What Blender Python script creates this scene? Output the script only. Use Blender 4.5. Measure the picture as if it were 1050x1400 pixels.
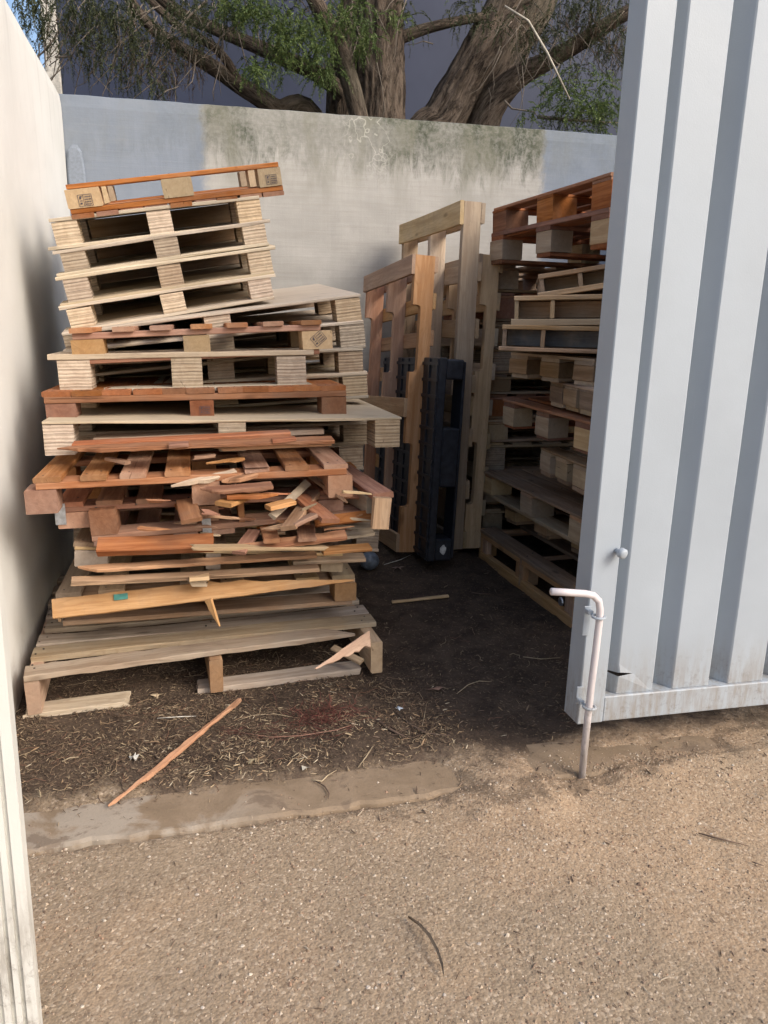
import bpy, bmesh, math, random
import numpy as np
from mathutils import Vector, Matrix, noise as mnoise
R = math.radians
random.seed(7)
rng = np.random.default_rng(7)
D = bpy.data
scene = bpy.context.scene
for o in list(D.objects):
    D.objects.remove(o)
col = scene.collection

# ------------------------------------------------------------------ camera
F, TH, PS, RO, CH = 1050.0, R(13.4), R(13.9), R(0.5), 1.3
_f = Vector((math.sin(PS)*math.cos(TH), math.cos(PS)*math.cos(TH), -math.sin(TH)))
_r0 = Vector((math.cos(PS), -math.sin(PS), 0)); _u0 = _r0.cross(_f)
_r = math.cos(RO)*_r0 + math.sin(RO)*_u0
_u = math.cos(RO)*_u0 - math.sin(RO)*_r0
CAM = Vector((0, 0, CH))
cd = D.cameras.new('camera'); cam = D.objects.new('camera', cd); col.objects.link(cam)
m = Matrix((_r, _u, -_f)).transposed().to_4x4(); m.translation = CAM
cam.matrix_world = m
cd.sensor_fit = 'VERTICAL'; cd.sensor_height = 36.0; cd.lens = 36.0*F/1400.0
cd.clip_start = 0.05; cd.clip_end = 2000
scene.camera = cam

# ------------------------------------------------------------------ light
SUN = Vector((0.88, -0.95, 0.95)).normalized()      # direction towards the sun
w = D.worlds.new('World'); scene.world = w; w.use_nodes = True
nt = w.node_tree; nt.nodes.clear()
sky = nt.nodes.new('ShaderNodeTexSky'); sky.sky_type = 'NISHITA'; sky.sun_disc = False
sky.sun_elevation = math.asin(SUN.z); sky.sun_rotation = math.atan2(SUN.x, SUN.y)
sky.air_density = 1.0; sky.dust_density = 3.5; sky.ozone_density = 1.0
bg = nt.nodes.new('ShaderNodeBackground'); bg.inputs[1].default_value = 0.15
wo = nt.nodes.new('ShaderNodeOutputWorld')
nt.links.new(sky.outputs[0], bg.inputs[0]); nt.links.new(bg.outputs[0], wo.inputs[0])
sl = D.lights.new('sun', 'SUN'); sl.energy = 1.4; sl.angle = R(28); sl.color = (1.0, 0.96, 0.91)
so = D.objects.new('sun', sl); col.objects.link(so)
so.rotation_euler = SUN.to_track_quat('Z', 'Y').to_euler(); so.location = (3, -3, 5)
vs = scene.view_settings
vs.view_transform = 'Standard'; vs.look = 'None'; vs.gamma = 1.0; vs.use_curve_mapping = False
vs.exposure = 0.66
scene.render.resolution_x = 768; scene.render.resolution_y = 1024

# ------------------------------------------------------------------ measuring helpers (points read off the photograph)
def _ray(x, y): return (x-525)/F*_r - (y-700)/F*_u + _f
def at(x, y, Y): d = _ray(x, y); return CAM + d*(Y/d.y)
def atx(x, y, X): d = _ray(x, y); return CAM + d*(X/d.x)
def atz(x, y, Z=0.0): d = _ray(x, y); return CAM + d*((Z-CH)/d.z)

# ------------------------------------------------------------------ object helpers
def link(o, parent=None):
    col.objects.link(o)
    if parent is not None: o.parent = parent
    return o
def mesh_obj(name, verts, faces, mat, parent=None, smooth=False, matrix=None):
    me = D.meshes.new(name); me.from_pydata([tuple(v) for v in verts], [], faces); me.update()
    if mat: me.materials.append(mat)
    if smooth: me.polygons.foreach_set('use_smooth', [True]*len(me.polygons))
    o = D.objects.new(name, me); link(o, parent)
    if matrix is not None: o.matrix_basis = matrix
    return o
def tag(o, label=None, cat=None, group=None, kind=None):
    if label: o['label'] = label
    if cat: o['category'] = cat
    if group: o['group'] = group
    if kind: o['kind'] = kind
    return o
def empty(name, matrix, label, cat, group=None):
    o = D.objects.new(name, None); col.objects.link(o); o.empty_display_size = .1
    o.matrix_basis = matrix
    return tag(o, label, cat, group)
def frame(o, x, y, z):
    mm = Matrix((x, y, z)).transposed().to_4x4(); mm.translation = o
    return mm
class MB:
    def __init__(s): s.v = []; s.f = []
    def add(s, vs_, fs):
        n = len(s.v); s.v += [Vector(q) for q in vs_]; s.f += [tuple(i+n for i in q) for q in fs]
    def box(s, c, sz, ax=None, bev=0.0):
        a = ax or (Vector((1,0,0)), Vector((0,1,0)), Vector((0,0,1)))
        c = Vector(c); hx, hy, hz = sz[0]/2, sz[1]/2, sz[2]/2
        P = []
        if bev <= 0:
            for i in (-1,1):
                for j in (-1,1):
                    for k in (-1,1): P.append(c+a[0]*i*hx+a[1]*j*hy+a[2]*k*hz)
            s.add(P, [(0,1,3,2),(4,6,7,5),(0,4,5,1),(2,3,7,6),(0,2,6,4),(1,5,7,3)])
        else:
            sec = [(-hy+bev,-hz),(hy-bev,-hz),(hy,-hz+bev),(hy,hz-bev),(hy-bev,hz),(-hy+bev,hz),(-hy,hz-bev),(-hy,-hz+bev)]
            for sx, q in ((-hx,.0),(-hx+bev,1),(hx-bev,1),(hx,.0)):
                for (y_, z_) in sec:
                    k = 1 if q else None
                    if k is None:
                        y_ = max(-hy+bev, min(hy-bev, y_)); z_ = max(-hz+bev, min(hz-bev, z_))
                    P.append(c+a[0]*sx+a[1]*y_+a[2]*z_)
            fs = [tuple(range(7,-1,-1)), tuple(range(24,32))]
            for r_ in range(3):
                for i in range(8):
                    j = (i+1) % 8
                    fs.append((r_*8+i, r_*8+j, (r_+1)*8+j, (r_+1)*8+i))
            s.add(P, fs)
    def tube(s, pts, rad, n=8, cap=True):
        pts = [Vector(p) for p in pts]; rs = rad if isinstance(rad, (list, tuple)) else [rad]*len(pts)
        base = len(s.v); prev = None
        for i, p in enumerate(pts):
            t = (pts[min(i+1, len(pts)-1)] - pts[max(i-1, 0)]).normalized()
            if prev is None:
                a = Vector((0,0,1)) if abs(t.z) < .9 else Vector((1,0,0))
                u = t.cross(a).normalized()
            else:
                u = (prev - t*prev.dot(t)).normalized()
            prev = u; v = t.cross(u)
            for k in range(n):
                an = 2*math.pi*k/n
                s.v.append(p + (u*math.cos(an)+v*math.sin(an))*rs[i])
        for i in range(len(pts)-1):
            for k in range(n):
                k2 = (k+1) % n
                s.f.append((base+i*n+k, base+i*n+k2, base+(i+1)*n+k2, base+(i+1)*n+k))
        if cap:
            s.f.append(tuple(base+k for k in range(n-1,-1,-1)))
            e = base+(len(pts)-1)*n; s.f.append(tuple(e+k for k in range(n)))
    def build(s, name, mat, parent=None, smooth=False, matrix=None):
        return mesh_obj(name, s.v, s.f, mat, parent, smooth, matrix)

# ------------------------------------------------------------------ materials
class NT:
    def __init__(s, name):
        s.m = D.materials.new(name); s.m.use_nodes = True; s.t = s.m.node_tree
        s.t.nodes.clear()
        s.b = s.t.nodes.new('ShaderNodeBsdfPrincipled'); o = s.t.nodes.new('ShaderNodeOutputMaterial')
        s.t.links.new(s.b.outputs[0], o.inputs[0]); s.out = o
    def n(s, ty, ins=None, **kw):
        x = s.t.nodes.new('ShaderNode'+ty)
        for k, v in kw.items(): setattr(x, k, v)
        for k, v in (ins or {}).items(): s.set(x.inputs[k], v)
        return x
    def set(s, sock, v):
        if isinstance(v, bpy.types.NodeSocket): s.t.links.new(v, sock)
        elif isinstance(v, bpy.types.Node): s.t.links.new(v.outputs[0], sock)
        else:
            if isinstance(v, (tuple, list)) and len(v) == 3 and sock.type == 'RGBA': v = (*v, 1)
            sock.default_value = v
    def math(s, op, a, b=None, c=None, clamp=False):
        x = s.n('Math', operation=op, use_clamp=clamp); s.set(x.inputs[0], a)
        if b is not None: s.set(x.inputs[1], b)
        if c is not None: s.set(x.inputs[2], c)
        return x.outputs[0]
    def mix(s, f, a, b, mode='MIX'):
        x = s.n('Mix', data_type='RGBA', blend_type=mode)
        s.set(x.inputs[0], f); s.set(x.inputs[6], a); s.set(x.inputs[7], b)
        return x.outputs[2]
    def map(s, vec, sc, loc=(0,0,0)):
        x = s.n('Mapping', {0: vec}); x.inputs['Scale'].default_value = sc; x.inputs['Location'].default_value = loc
        return x.outputs[0]
    def noise(s, vec, sc, det=4, ro=.55, dist=0.0, col_=False):
        x = s.n('TexNoise', {'Vector': vec, 'Scale': sc, 'Detail': det, 'Roughness': ro, 'Distortion': dist})
        return x.outputs['Color' if col_ else 'Fac']
    def ramp(s, f, a, b, lo=0.0, hi=1.0):
        x = s.n('MapRange', {0: f, 1: a, 2: b, 3: lo, 4: hi}); x.interpolation_type = 'SMOOTHSTEP'
        return x.outputs[0]
    def bump(s, h, st=.3, dist=.005, nrm=None):
        x = s.n('Bump', {'Height': h, 'Strength': st, 'Distance': dist})
        if nrm is not None: s.set(x.inputs['Normal'], nrm)
        return x.outputs[0]
    def fin(s, color, rough=.8, nrm=None, metal=0.0, spec=None):
        s.set(s.b.inputs['Base Color'], color); s.set(s.b.inputs['Roughness'], rough)
        s.b.inputs['Metallic'].default_value = metal
        if spec is not None: s.b.inputs['Specular IOR Level'].default_value = spec
        if nrm is not None: s.set(s.b.inputs['Normal'], nrm)
        return s.m

def wood(name, light, dark, dirt=.25, grey=0.0, lam=False, knots=True, dust=(.20,.165,.135)):
    s = NT(name)
    tc = s.n('TexCoord'); oi = s.n('ObjectInfo'); geo = s.n('NewGeometry')
    rnd = oi.outputs['Random']
    off = s.n('CombineXYZ', {0: s.math('MULTIPLY', rnd, 37.0), 1: s.math('MULTIPLY', rnd, 91.0), 2: s.math('MULTIPLY', rnd, 53.0)})
    ov = s.n('VectorMath', {0: tc.outputs['Object'], 1: off.outputs[0]}, operation='ADD').outputs[0]
    g1 = s.noise(s.map(ov, (2.2, 34, 34)), 1.0, 8, .62, .5)
    g2 = s.noise(s.map(ov, (.9, 9, 9)), 1.0, 3, .5, 1.6)
    rings = s.math('SINE', s.math('MULTIPLY', g2, 62.0))
    c = s.mix(s.ramp(g1, .30, .72), dark, light)
    dk = tuple(q*.55 for q in dark)
    if lam:
        sp = s.n('SeparateXYZ', {0: tc.outputs['Object']})
        z = s.math('ADD', sp.outputs[2], s.math('MULTIPLY', g2, .004))
        st = s.math('SINE', s.math('MULTIPLY', z, 2*math.pi/.0125))
        st2 = s.math('SINE', s.math('ADD', s.math('MULTIPLY', z, 2*math.pi/.031), s.math('MULTIPLY', rnd, 6.0)))
        c = s.mix(s.ramp(st, -.5, .8, .0, .22), c, tuple(q*.62 for q in dark))
        c = s.mix(s.math('MULTIPLY', s.ramp(st, .86, .99, 0, .45), s.ramp(g2, .35, .6, .35, 1)), c, dk)
        c = s.mix(s.ramp(st2, .93, .99, 0, .6), c, tuple(q*.4 for q in dk))
        hb = s.math('MULTIPLY', st, -.5)
    else:
        c = s.mix(s.ramp(rings, .35, 1.0, 0, .42), c, dark)
        hb = s.math('MULTIPLY', rings, .12)
    if knots:
        vo = s.n('TexVoronoi', {'Vector': s.map(ov, (3.0, 9, 9)), 'Scale': 1.0})
        kn = s.ramp(vo.outputs['Distance'], .03, .14, 1, 0)
        c = s.mix(s.math('MULTIPLY', kn, .8), c, dk)
    # end grain
    vt = s.n('VectorTransform', {0: geo.outputs['Normal']}, vector_type='NORMAL', convert_from='WORLD', convert_to='OBJECT')
    nx = s.math('ABSOLUTE', s.n('SeparateXYZ', {0: vt.outputs[0]}).outputs[0])
    endm = s.ramp(nx, .75, .9)
    eg = s.noise(s.map(ov, (60, 60, 60)), 1.0, 3, .6, .4)
    if not lam:
        c = s.mix(s.math('MULTIPLY', endm, .75), c, s.mix(eg, tuple(q*.6 for q in dark), tuple(q*.8 for q in light)))
    # weather, dirt, per piece tone
    pw = s.noise(tc.outputs['Object'], 5.0, 5, .6, .3)
    pos = geo.outputs['Position']
    dn = s.noise(pos, 4.3, 6, .65, .4)
    c = s.mix(s.ramp(pw, .42, .7, 0, grey), c, (.43,.37,.30))
    c = s.mix(s.ramp(dn, .46, .72, 0, dirt), c, dust)
    fine = s.noise(pos, 55, 4, .7)
    crack = s.ramp(s.noise(s.map(ov, (1.1, 46, 20)), 1.0, 5, .65, .7), .665, .70)
    c = s.mix(s.math('MULTIPLY', crack, .65), c, tuple(q*.28 for q in dark))
    c = s.mix(s.ramp(fine, .55, .8, 0, dirt*1.3), c, tuple(q*.6 for q in dust))
    hs = s.n('HueSaturation', {'Hue': s.ramp(s.math('FRACT', s.math('MULTIPLY', rnd, 7.3)), 0, 1, .497, .508), 'Saturation': s.ramp(s.math('FRACT', s.math('MULTIPLY', rnd, 3.7)), 0, 1, .8, 1.12),
                               'Value': s.ramp(rnd, 0, 1, .76, 1.16), 'Color': c})
    h = s.math('ADD', s.math('MULTIPLY', g1, 1.0), hb)
    return s.fin(hs.outputs[0], s.ramp(g1, .2, .8, .72, .92), s.bump(h, .55, .0022), spec=.08)

W = {
 'heap':   wood('fresh_broken_red_board', (.44,.195,.095), (.24,.085,.040), .22, .08),
 'heapo':  wood('fresh_broken_orange_board', (.52,.29,.155), (.32,.155,.075), .2, .08),
 'red':    wood('red_hardwood', (.42,.175,.088), (.22,.078,.038), .18, .12),
 'redl':   wood('red_hardwood_pale', (.50,.255,.145), (.30,.125,.062), .15, .15),
 'pine':   wood('pale_pine', (.66,.50,.31), (.48,.33,.185), .15, .05),
 'orange': wood('orange_pine', (.56,.35,.20), (.37,.205,.11), .15, .12),
 'pink':   wood('pink_pine', (.64,.38,.24), (.46,.235,.135), .15, .05),
 'tan':    wood('tan_pine', (.60,.45,.29), (.42,.29,.175), .2, .2),
 'grey':   wood('weathered_board', (.56,.45,.335), (.34,.245,.165), .25, .42),
 'brown':  wood('dusty_brown_board', (.46,.32,.21), (.27,.17,.10), .3, .25),
 'lam':    wood('laminated_ply_block', (.60,.47,.34), (.47,.35,.245), .15, .1, lam=True, knots=False),
 'lamd':   wood('laminated_ply_block_dull', (.46,.37,.28), (.33,.255,.19), .3, .2, lam=True, knots=False),
 'ply':    wood('pale_ply_sheet', (.56,.465,.345), (.46,.37,.265), .22, .15, knots=True),
}
def simple(name, c, rough=.6, metal=0.0, nscale=40, var=.25, bump=.2, spec=None, low=3.0):
    s = NT(name); tc = s.n('TexCoord'); p = tc.outputs['Object']
    a = s.noise(p, nscale, 5, .6); b = s.noise(p, low, 4, .6)
    cc = s.mix(s.ramp(a, .3, .7, 0, 1), tuple(q*(1-var) for q in c), tuple(min(.9, q*(1+var)) for q in c))
    cc = s.mix(s.ramp(b, .4, .65, 0, var), cc, tuple(q*.6 for q in c))
    return s.fin(cc, rough, s.bump(a, bump, .002), metal, spec)

# left wall: off-white painted render
def mat_left_wall():
    s = NT('cream_painted_render'); geo = s.n('NewGeometry'); p = geo.outputs['Position']
    a = s.noise(p, 1.3, 5, .6, .3); fine = s.noise(p, 180, 4, .65); med = s.noise(p, 14, 5, .6, .2)
    sp = s.n('SeparateXYZ', {0: p})
    streak = s.noise(s.map(p, (9, 9, .5)), 1.0, 5, .65, .2)
    c = s.mix(s.ramp(a, .3, .7), (.66,.65,.61), (.74,.73,.69))
    topm = s.ramp(sp.outputs[2], 1.7, 2.55, 0, 1)
    c = s.mix(s.math('MULTIPLY', s.ramp(streak, .50, .75, 0, .32), topm), c, (.33,.325,.29))
    c = s.mix(s.ramp(streak, .55, .8, 0, .12), c, (.42,.41,.37))
    low = s.ramp(s.math('ADD', sp.outputs[2], s.math('MULTIPLY', med, -.25)), -.15, .12, .7, 0)
    c = s.mix(low, c, (.22,.17,.12))
    c = s.mix(s.ramp(med, .62, .75, 0, .12), c, (.35,.33,.29))
    h = s.math('ADD', s.math('MULTIPLY', fine, .35), s.math('MULTIPLY', med, 1.2))
    return s.fin(c, .75, s.bump(h, .35, .004), spec=.3)
# back wall: raw concrete with mildew at the top, painted blue-grey at both ends
def mat_back_wall(xl, xr):
    s = NT('concrete_and_blue_grey_paint'); geo = s.n('NewGeometry'); p = geo.outputs['Position']
    sp = s.n('SeparateXYZ', {0: p}); X = sp.outputs[0]; Z = sp.outputs[2]
    hor = s.noise(s.map(p, (2.2, 2, 55)), 1.0, 6, .65, .3); a = s.noise(p, 3.0, 6, .62, .4); fine = s.noise(p, 120, 4, .7)
    vert = s.noise(s.map(p, (20, 5, 5.5)), 1.0, 8, .74, .8)
    weave = s.noise(s.map(p, (60, 2, 2)), 1.0, 3, .5)
    con = s.mix(s.ramp(a, .3, .72), (.36,.345,.315), (.45,.43,.395))
    con = s.mix(s.ramp(hor, .42, .72, 0, .45), con, (.33,.31,.275))
    con = s.mix(s.ramp(weave, .5, .75, 0, .15), con, (.34,.32,.28))
    pnt = s.mix(s.ramp(a, .3, .7), (.20,.23,.275), (.24,.27,.315))
    pnt = s.mix(s.ramp(hor, .45, .75, 0, .35), pnt, (.27,.29,.315))
    wob = s.math('MULTIPLY', s.math('SUBTRACT', s.noise(p, 7, 6, .75), .5), .16)
    Xw = s.math('ADD', X, wob)
    left = s.ramp(Xw, xl-.03, xl+.035, 1, 0); right = s.ramp(Xw, xr-.03, xr+.035, 0, 1)
    c = s.mix(s.math('MAXIMUM', left, right), con, pnt)
    # mildew: strong at the top edge, streaky, patchy
    edge = s.math('ADD', Z, s.math('MULTIPLY', s.math('SUBTRACT', vert, .5), .62))
    mil = s.ramp(edge, 2.18, 2.44, 0, 1)
    patch = s.ramp(s.noise(p, 1.9, 4, .55, .2), .36, .56, .45, 1)
    speck = s.ramp(s.noise(p, 34, 5, .72), .36, .62, .6, 1)
    mm_ = s.math('MULTIPLY', s.math('MULTIPLY', mil, patch), speck)
    inner = s.math('SUBTRACT', 1.0, s.math('MULTIPLY', s.math('MAXIMUM', left, right), .75))
    mm_ = s.math('MULTIPLY', mm_, inner)
    c = s.mix(s.math('MULTIPLY', mm_, .98), c, (.055,.065,.042))
    wide = s.math('MULTIPLY', s.ramp(Z, 1.9, 2.45, 0, .7), s.ramp(s.noise(s.map(p, (5,5,1.5)), 1.0, 5, .6, .4), .42, .66))
    c = s.mix(s.math('MULTIPLY', wide, inner), c, (.20,.195,.15))
    # pale lime streaks
    lime = s.n('TexVoronoi', {'Vector': s.map(s.n('VectorMath', {0: p, 1: s.noise(p, 5, 3, .5, 0, True)}, operation='ADD').outputs[0], (5, 3, 3)), 'Scale': 1.0}, feature='DISTANCE_TO_EDGE')
    lm = s.math('MULTIPLY', s.math('MULTIPLY', s.ramp(lime.outputs['Distance'], .012, .035, 1, 0), s.ramp(Z, 2.15, 2.4)), s.ramp(s.math('ABSOLUTE', s.math('SUBTRACT', X, 1.12)), .08, .2, 1, 0))
    c = s.mix(s.math('MULTIPLY', lm, .38), c, (.62,.60,.52))
    h = s.math('ADD', s.math('MULTIPLY', hor, 1.0), s.math('ADD', s.math('MULTIPLY', fine, .4), s.math('MULTIPLY', weave, .4)))
    return s.fin(c, .85, s.bump(h, .4, .004), spec=.2)
def mat_ground():
    s = NT('gravel_and_soil'); geo = s.n('NewGeometry'); p = geo.outputs['Position']
    sp = s.n('SeparateXYZ', {0: p}); Y = sp.outputs[1]; X = sp.outputs[0]
    a = s.math('ADD', s.noise(p, 1.3, 6, .6, .4), s.ramp(X, -.5, 1.3, -.10, .07)); b = s.noise(p, 9, 6, .7, .3); f = s.noise(p, 90, 5, .75); f2 = s.noise(p, 320, 3, .7)
    v = s.n('TexVoronoi', {'Vector': p, 'Scale': 150.0, 'Randomness': 1.0})
    v2 = s.n('TexVoronoi', {'Vector': p, 'Scale': 70.0, 'Randomness': 1.0})
    grav = s.mix(s.ramp(a, .40, .58), (.255,.19,.125), (.335,.232,.145))
    grav = s.mix(s.ramp(b, .4, .7, 0, .4), grav, (.27,.205,.14))
    grav = s.mix(s.ramp(f, .35, .68, .0, .35), grav, (.50,.39,.28))
    vr = s.n('SeparateColor', {0: v.outputs['Color']})
    grav = s.mix(s.ramp(vr.outputs[0], .82, .97, 0, .5), grav, (.58,.46,.34))
    grav = s.mix(s.ramp(vr.outputs[1], .82, .98, 0, .45), grav, (.12,.075,.05))
    soil = s.mix(s.ramp(b, .35, .65), (.048,.034,.025), (.096,.068,.049))
    soil = s.mix(s.ramp(f, .45, .72, 0, .6), soil, (.085,.060,.042))
    soil = s.mix(s.ramp(vr.outputs[2], .90, .99, 0, .5), soil, (.22,.16,.10))
    edge = s.math('ADD', s.math('ADD', Y, s.math('MULTIPLY', s.math('SUBTRACT', b, .5), .5)), s.math('MULTIPLY', s.math('SUBTRACT', a, .5), .5))
    # right of the bolt the tan ground runs a little deeper under the gate
    edge = s.math('SUBTRACT', edge, s.ramp(X, .8, 1.5, 0, .12))
    m = s.ramp(edge, 1.90, 2.10)
    mid = s.mix(m, grav, soil)
    # dirty strip where gravel meets the sill
    dl = s.ramp(s.math('ABSOLUTE', s.math('SUBTRACT', edge, 1.86)), 0, .07, .6, 0)
    mid = s.mix(dl, mid, (.085,.06,.042))
    h = s.math('ADD', s.math('MULTIPLY', f, 1.0), s.math('MULTIPLY', s.math('SUBTRACT', .5, v.outputs['Distance']), .9))
    h = s.math('ADD', h, s.math('MULTIPLY', s.math('SUBTRACT', .6, v2.outputs['Distance']), .9))
    return s.fin(mid, .95, s.bump(h, .5, .004), spec=.15)
def mat_islands(name, cols, rough=.85, bump=0.0, spec=.2):
    s = NT(name); geo = s.n('NewGeometry'); r_ = geo.outputs['Random Per Island']
    cr = s.n('ValToRGB', {0: r_}); e = cr.color_ramp; e.interpolation = 'CONSTANT'
    for i, c in enumerate(cols):
        if i < 2: el = e.elements[i]; el.position = i/len(cols)
        else: el = e.elements.new(i/len(cols))
        el.color = (*c, 1)
    p = geo.outputs['Position']
    c = s.mix(s.ramp(s.noise(p, 130, 4, .6), .35, .7, 0, .35), cr.outputs[0], (.12,.09,.06))
    return s.fin(c, rough, None, spec=spec)
def mat_slab():
    s = NT('worn_concrete'); geo = s.n('NewGeometry'); p = geo.outputs['Position']; X = s.n('SeparateXYZ', {0: p}).outputs[0]
    a = s.noise(p, 6, 6, .65, .5); f = s.noise(p, 140, 4, .7); b = s.noise(p, 2.6, 4, .6, .3)
    c = s.mix(s.ramp(a, .35, .68), (.225,.165,.11), (.295,.22,.15))
    pale = s.math('MULTIPLY', s.ramp(s.math('ADD', b, s.math('MULTIPLY', a, .5)), .70, .80), s.ramp(X, -.1, .25, 1, 0))
    c = s.mix(s.math('MULTIPLY', pale, .8), c, (.36,.31,.25))
    c = s.mix(s.ramp(a, .56, .64, 0, .75), c, (.17,.125,.09))
    c = s.mix(s.ramp(f, .55, .75, 0, .3), c, (.10,.08,.06))
    return s.fin(c, .9, s.bump(s.math('ADD', f, s.math('MULTIPLY', a, 1.5)), .5, .003), spec=.05)
def mat_gate(name='pale_grey_painted_metal', base=(.345,.385,.425)):
    s = NT(name); geo = s.n('NewGeometry'); p = geo.outputs['Position']; tc = s.n('TexCoord')
    Z = s.n('SeparateXYZ', {0: p}).outputs[2]
    a = s.noise(p, 3.5, 4, .6); f = s.noise(p, 260, 3, .6); g = s.noise(s.map(p, (40, 40, 6)), 1.0, 6, .7)
    sp_ = s.noise(p, 45, 5, .75)
    c = s.mix(s.ramp(a, .3, .7), base, tuple(q*1.06 for q in base))
    low = s.ramp(Z, .14, .42, 1, 0)
    c = s.mix(s.math('MULTIPLY', low, s.ramp(g, .36, .66, .05, .75)), c, (.24,.205,.165))
    c = s.mix(s.math('MULTIPLY', low, s.ramp(sp_, .5, .72, 0, .55)), c, (.16,.13,.10))
    c = s.mix(s.ramp(sp_, .68, .78, 0, .35), c, (.30,.27,.24))
    dent = s.noise(p, 7.5, 2, .4, .3)
    run = s.ramp(s.noise(s.map(p, (150, 150, 1.6)), 1.0, 3, .6, .2), .70, .76)
    c = s.mix(s.math('MULTIPLY', run, .22), c, (.62,.64,.66))
    chip = s.ramp(s.noise(p, 70, 4, .75, .2), .73, .77)
    c = s.mix(s.math('MULTIPLY', chip, .7), c, (.16,.12,.10))
    h = s.math('ADD', s.math('ADD', s.math('MULTIPLY', a, 4.0), f), s.math('MULTIPLY', dent, 2.5))
    return s.fin(c, s.ramp(a, .3, .7, .40, .55), s.bump(h, .12, .003), spec=.45)
def mat_bark():
    s = NT('fibrous_bark'); tc = s.n('TexCoord'); p = tc.outputs['Object']
    at_ = s.n('Attribute', attribute_name='barkuv'); v = at_.outputs['Vector']
    a = s.noise(s.map(v, (24, 3.2, 1)), 1.0, 9, .75, 1.4); b = s.noise(s.map(v, (60, 11, 1)), 1.0, 6, .75, .8); l = s.noise(p, 2.2, 4)
    c = s.mix(s.ramp(a, .38, .62), (.022,.016,.012), (.155,.118,.09))
    c = s.mix(s.ramp(b, .45, .7, 0, .6), c, (.24,.195,.155))
    c = s.mix(s.ramp(l, .45, .7, 0, .5), c, (.17,.15,.11))
    h = s.math('ADD', s.math('MULTIPLY', a, 2.0), b)
    return s.fin(c, .92, s.bump(h, .9, .02), spec=.15)
def mat_leaf(name, c1, c2):
    s = NT(name); geo = s.n('NewGeometry')
    c = s.mix(geo.outputs['Random Per Island'], c1, c2)
    l = s.noise(geo.outputs['Position'], 4.0, 3, .6)
    c = s.mix(s.ramp(l, .4, .65, 0, .5), c, tuple(q*.6 for q in c1))
    s.fin(c, .6, spec=.3)
    tr = s.n('BsdfTranslucent', {0: c}); mx = s.n('MixShader', {0: .25})
    s.t.links.new(s.b.outputs[0], mx.inputs[1]); s.t.links.new(tr.outputs[0], mx.inputs[2]); s.t.links.new(mx.outputs[0], s.out.inputs[0])
    return s.m

GATE = mat_gate(); BOLTM = mat_gate('chalky_pink_white_paint', (.60,.55,.55)); WHITE = mat_gate('cream_white_metal', (.66,.65,.60))
GALV = simple('galvanised_steel', (.55,.57,.60), .38, .85, 60, .2, .1)
NAIL = simple('dark_nail_steel', (.06,.05,.045), .6, .6)
BLACKP = simple('black_blue_plastic', (.022,.025,.033), .42, 0, 30, .35, .15, .4)
INK = simple('stamp_ink', (.07,.06,.075), .8)
RED = mat_islands('red_fibre', [(.10,.03,.026),(.14,.042,.034),(.07,.025,.02)])
BARK = mat_bark()

# ------------------------------------------------------------------ terrain
YB, XL, XR = 5.0, -0.64, 3.15
def cover(x):
    """how thick loose dirt lies over the sill at x"""
    def st(a, b): t = max(0, min(1, (x-a)/(b-a))); return t*t*(3-2*t)
    return .030*st(.60,.80)*(1-st(.92,1.02)) + .004*st(.95,1.0) + .022*st(1.10,1.28)
def gh(x, y):
    n1 = mnoise.noise(Vector((x*2.3, y*2.3, 1.7))); n2 = mnoise.noise(Vector((x*8, y*8, 4.2))); n3 = mnoise.noise(Vector((x*27, y*27, 9.1)))
    base = 0.0
    if y > 2.6: base += .072*(min(y, YB)-2.6)*(1-.65*min(1, max(0, (x-1.36)/.2)))
    cv = cover(x)*(1+.5*n2)
    if y > 1.98:                                       # soil and litter
        t = min(1, (y-1.98)/.1)
        h = .004 + .008*n1 + .009*n2 + .004*n3
        if x < .75: h += .018*min(1, max(0, (.75-x)/.3))*min(1, max(0, (2.75-y)/.3))
        h = h*t + (-.014)*(1-t) + cv*max(0, 1-(y-1.98)/.3)
    elif y > 1.86:
        h = -.014 + .010*n1*min(1, max(0, (x-.4)/.3)) + .004*n2 + cv
    else:
        h = -.006 + .007*n1 + .003*n2 + .0015*n3
        e = min(1, (1.86-y)/.08); h = h*e + (-.004+.004*n2)*(1-e) + cv*max(0, 1-(1.86-y)/.38)
    return base + h
GM = mat_ground()
xs = np.arange(-1.0, 3.4, .018); ys = np.arange(.35, YB+.02, .018)
V = [(x, y, gh(x, y)) for y in ys for x in xs]
nx_ = len(xs)
Fc = [(j*nx_+i, j*nx_+i+1, (j+1)*nx_+i+1, (j+1)*nx_+i) for j in range(len(ys)-1) for i in range(nx_-1)]
g = mesh_obj('ground', V, Fc, GM, smooth=True); tag(g, kind='structure')
x0, x1, y0, y1 = xs[0]+.01, xs[-1]-.01, ys[0]+.01, ys[-1]-.01
B = 300
far = mesh_obj('far_ground', [(-B,-B,-.03),(B,-B,-.03),(B,B,-.03),(-B,B,-.03),(x0,y0,-.03),(x1,y0,-.03),(x1,y1,-.03),(x0,y1,-.03)],
    [(0,1,5,4),(1,2,6,5),(2,3,7,6),(3,0,4,7)], GM); tag(far, kind='structure')
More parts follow.
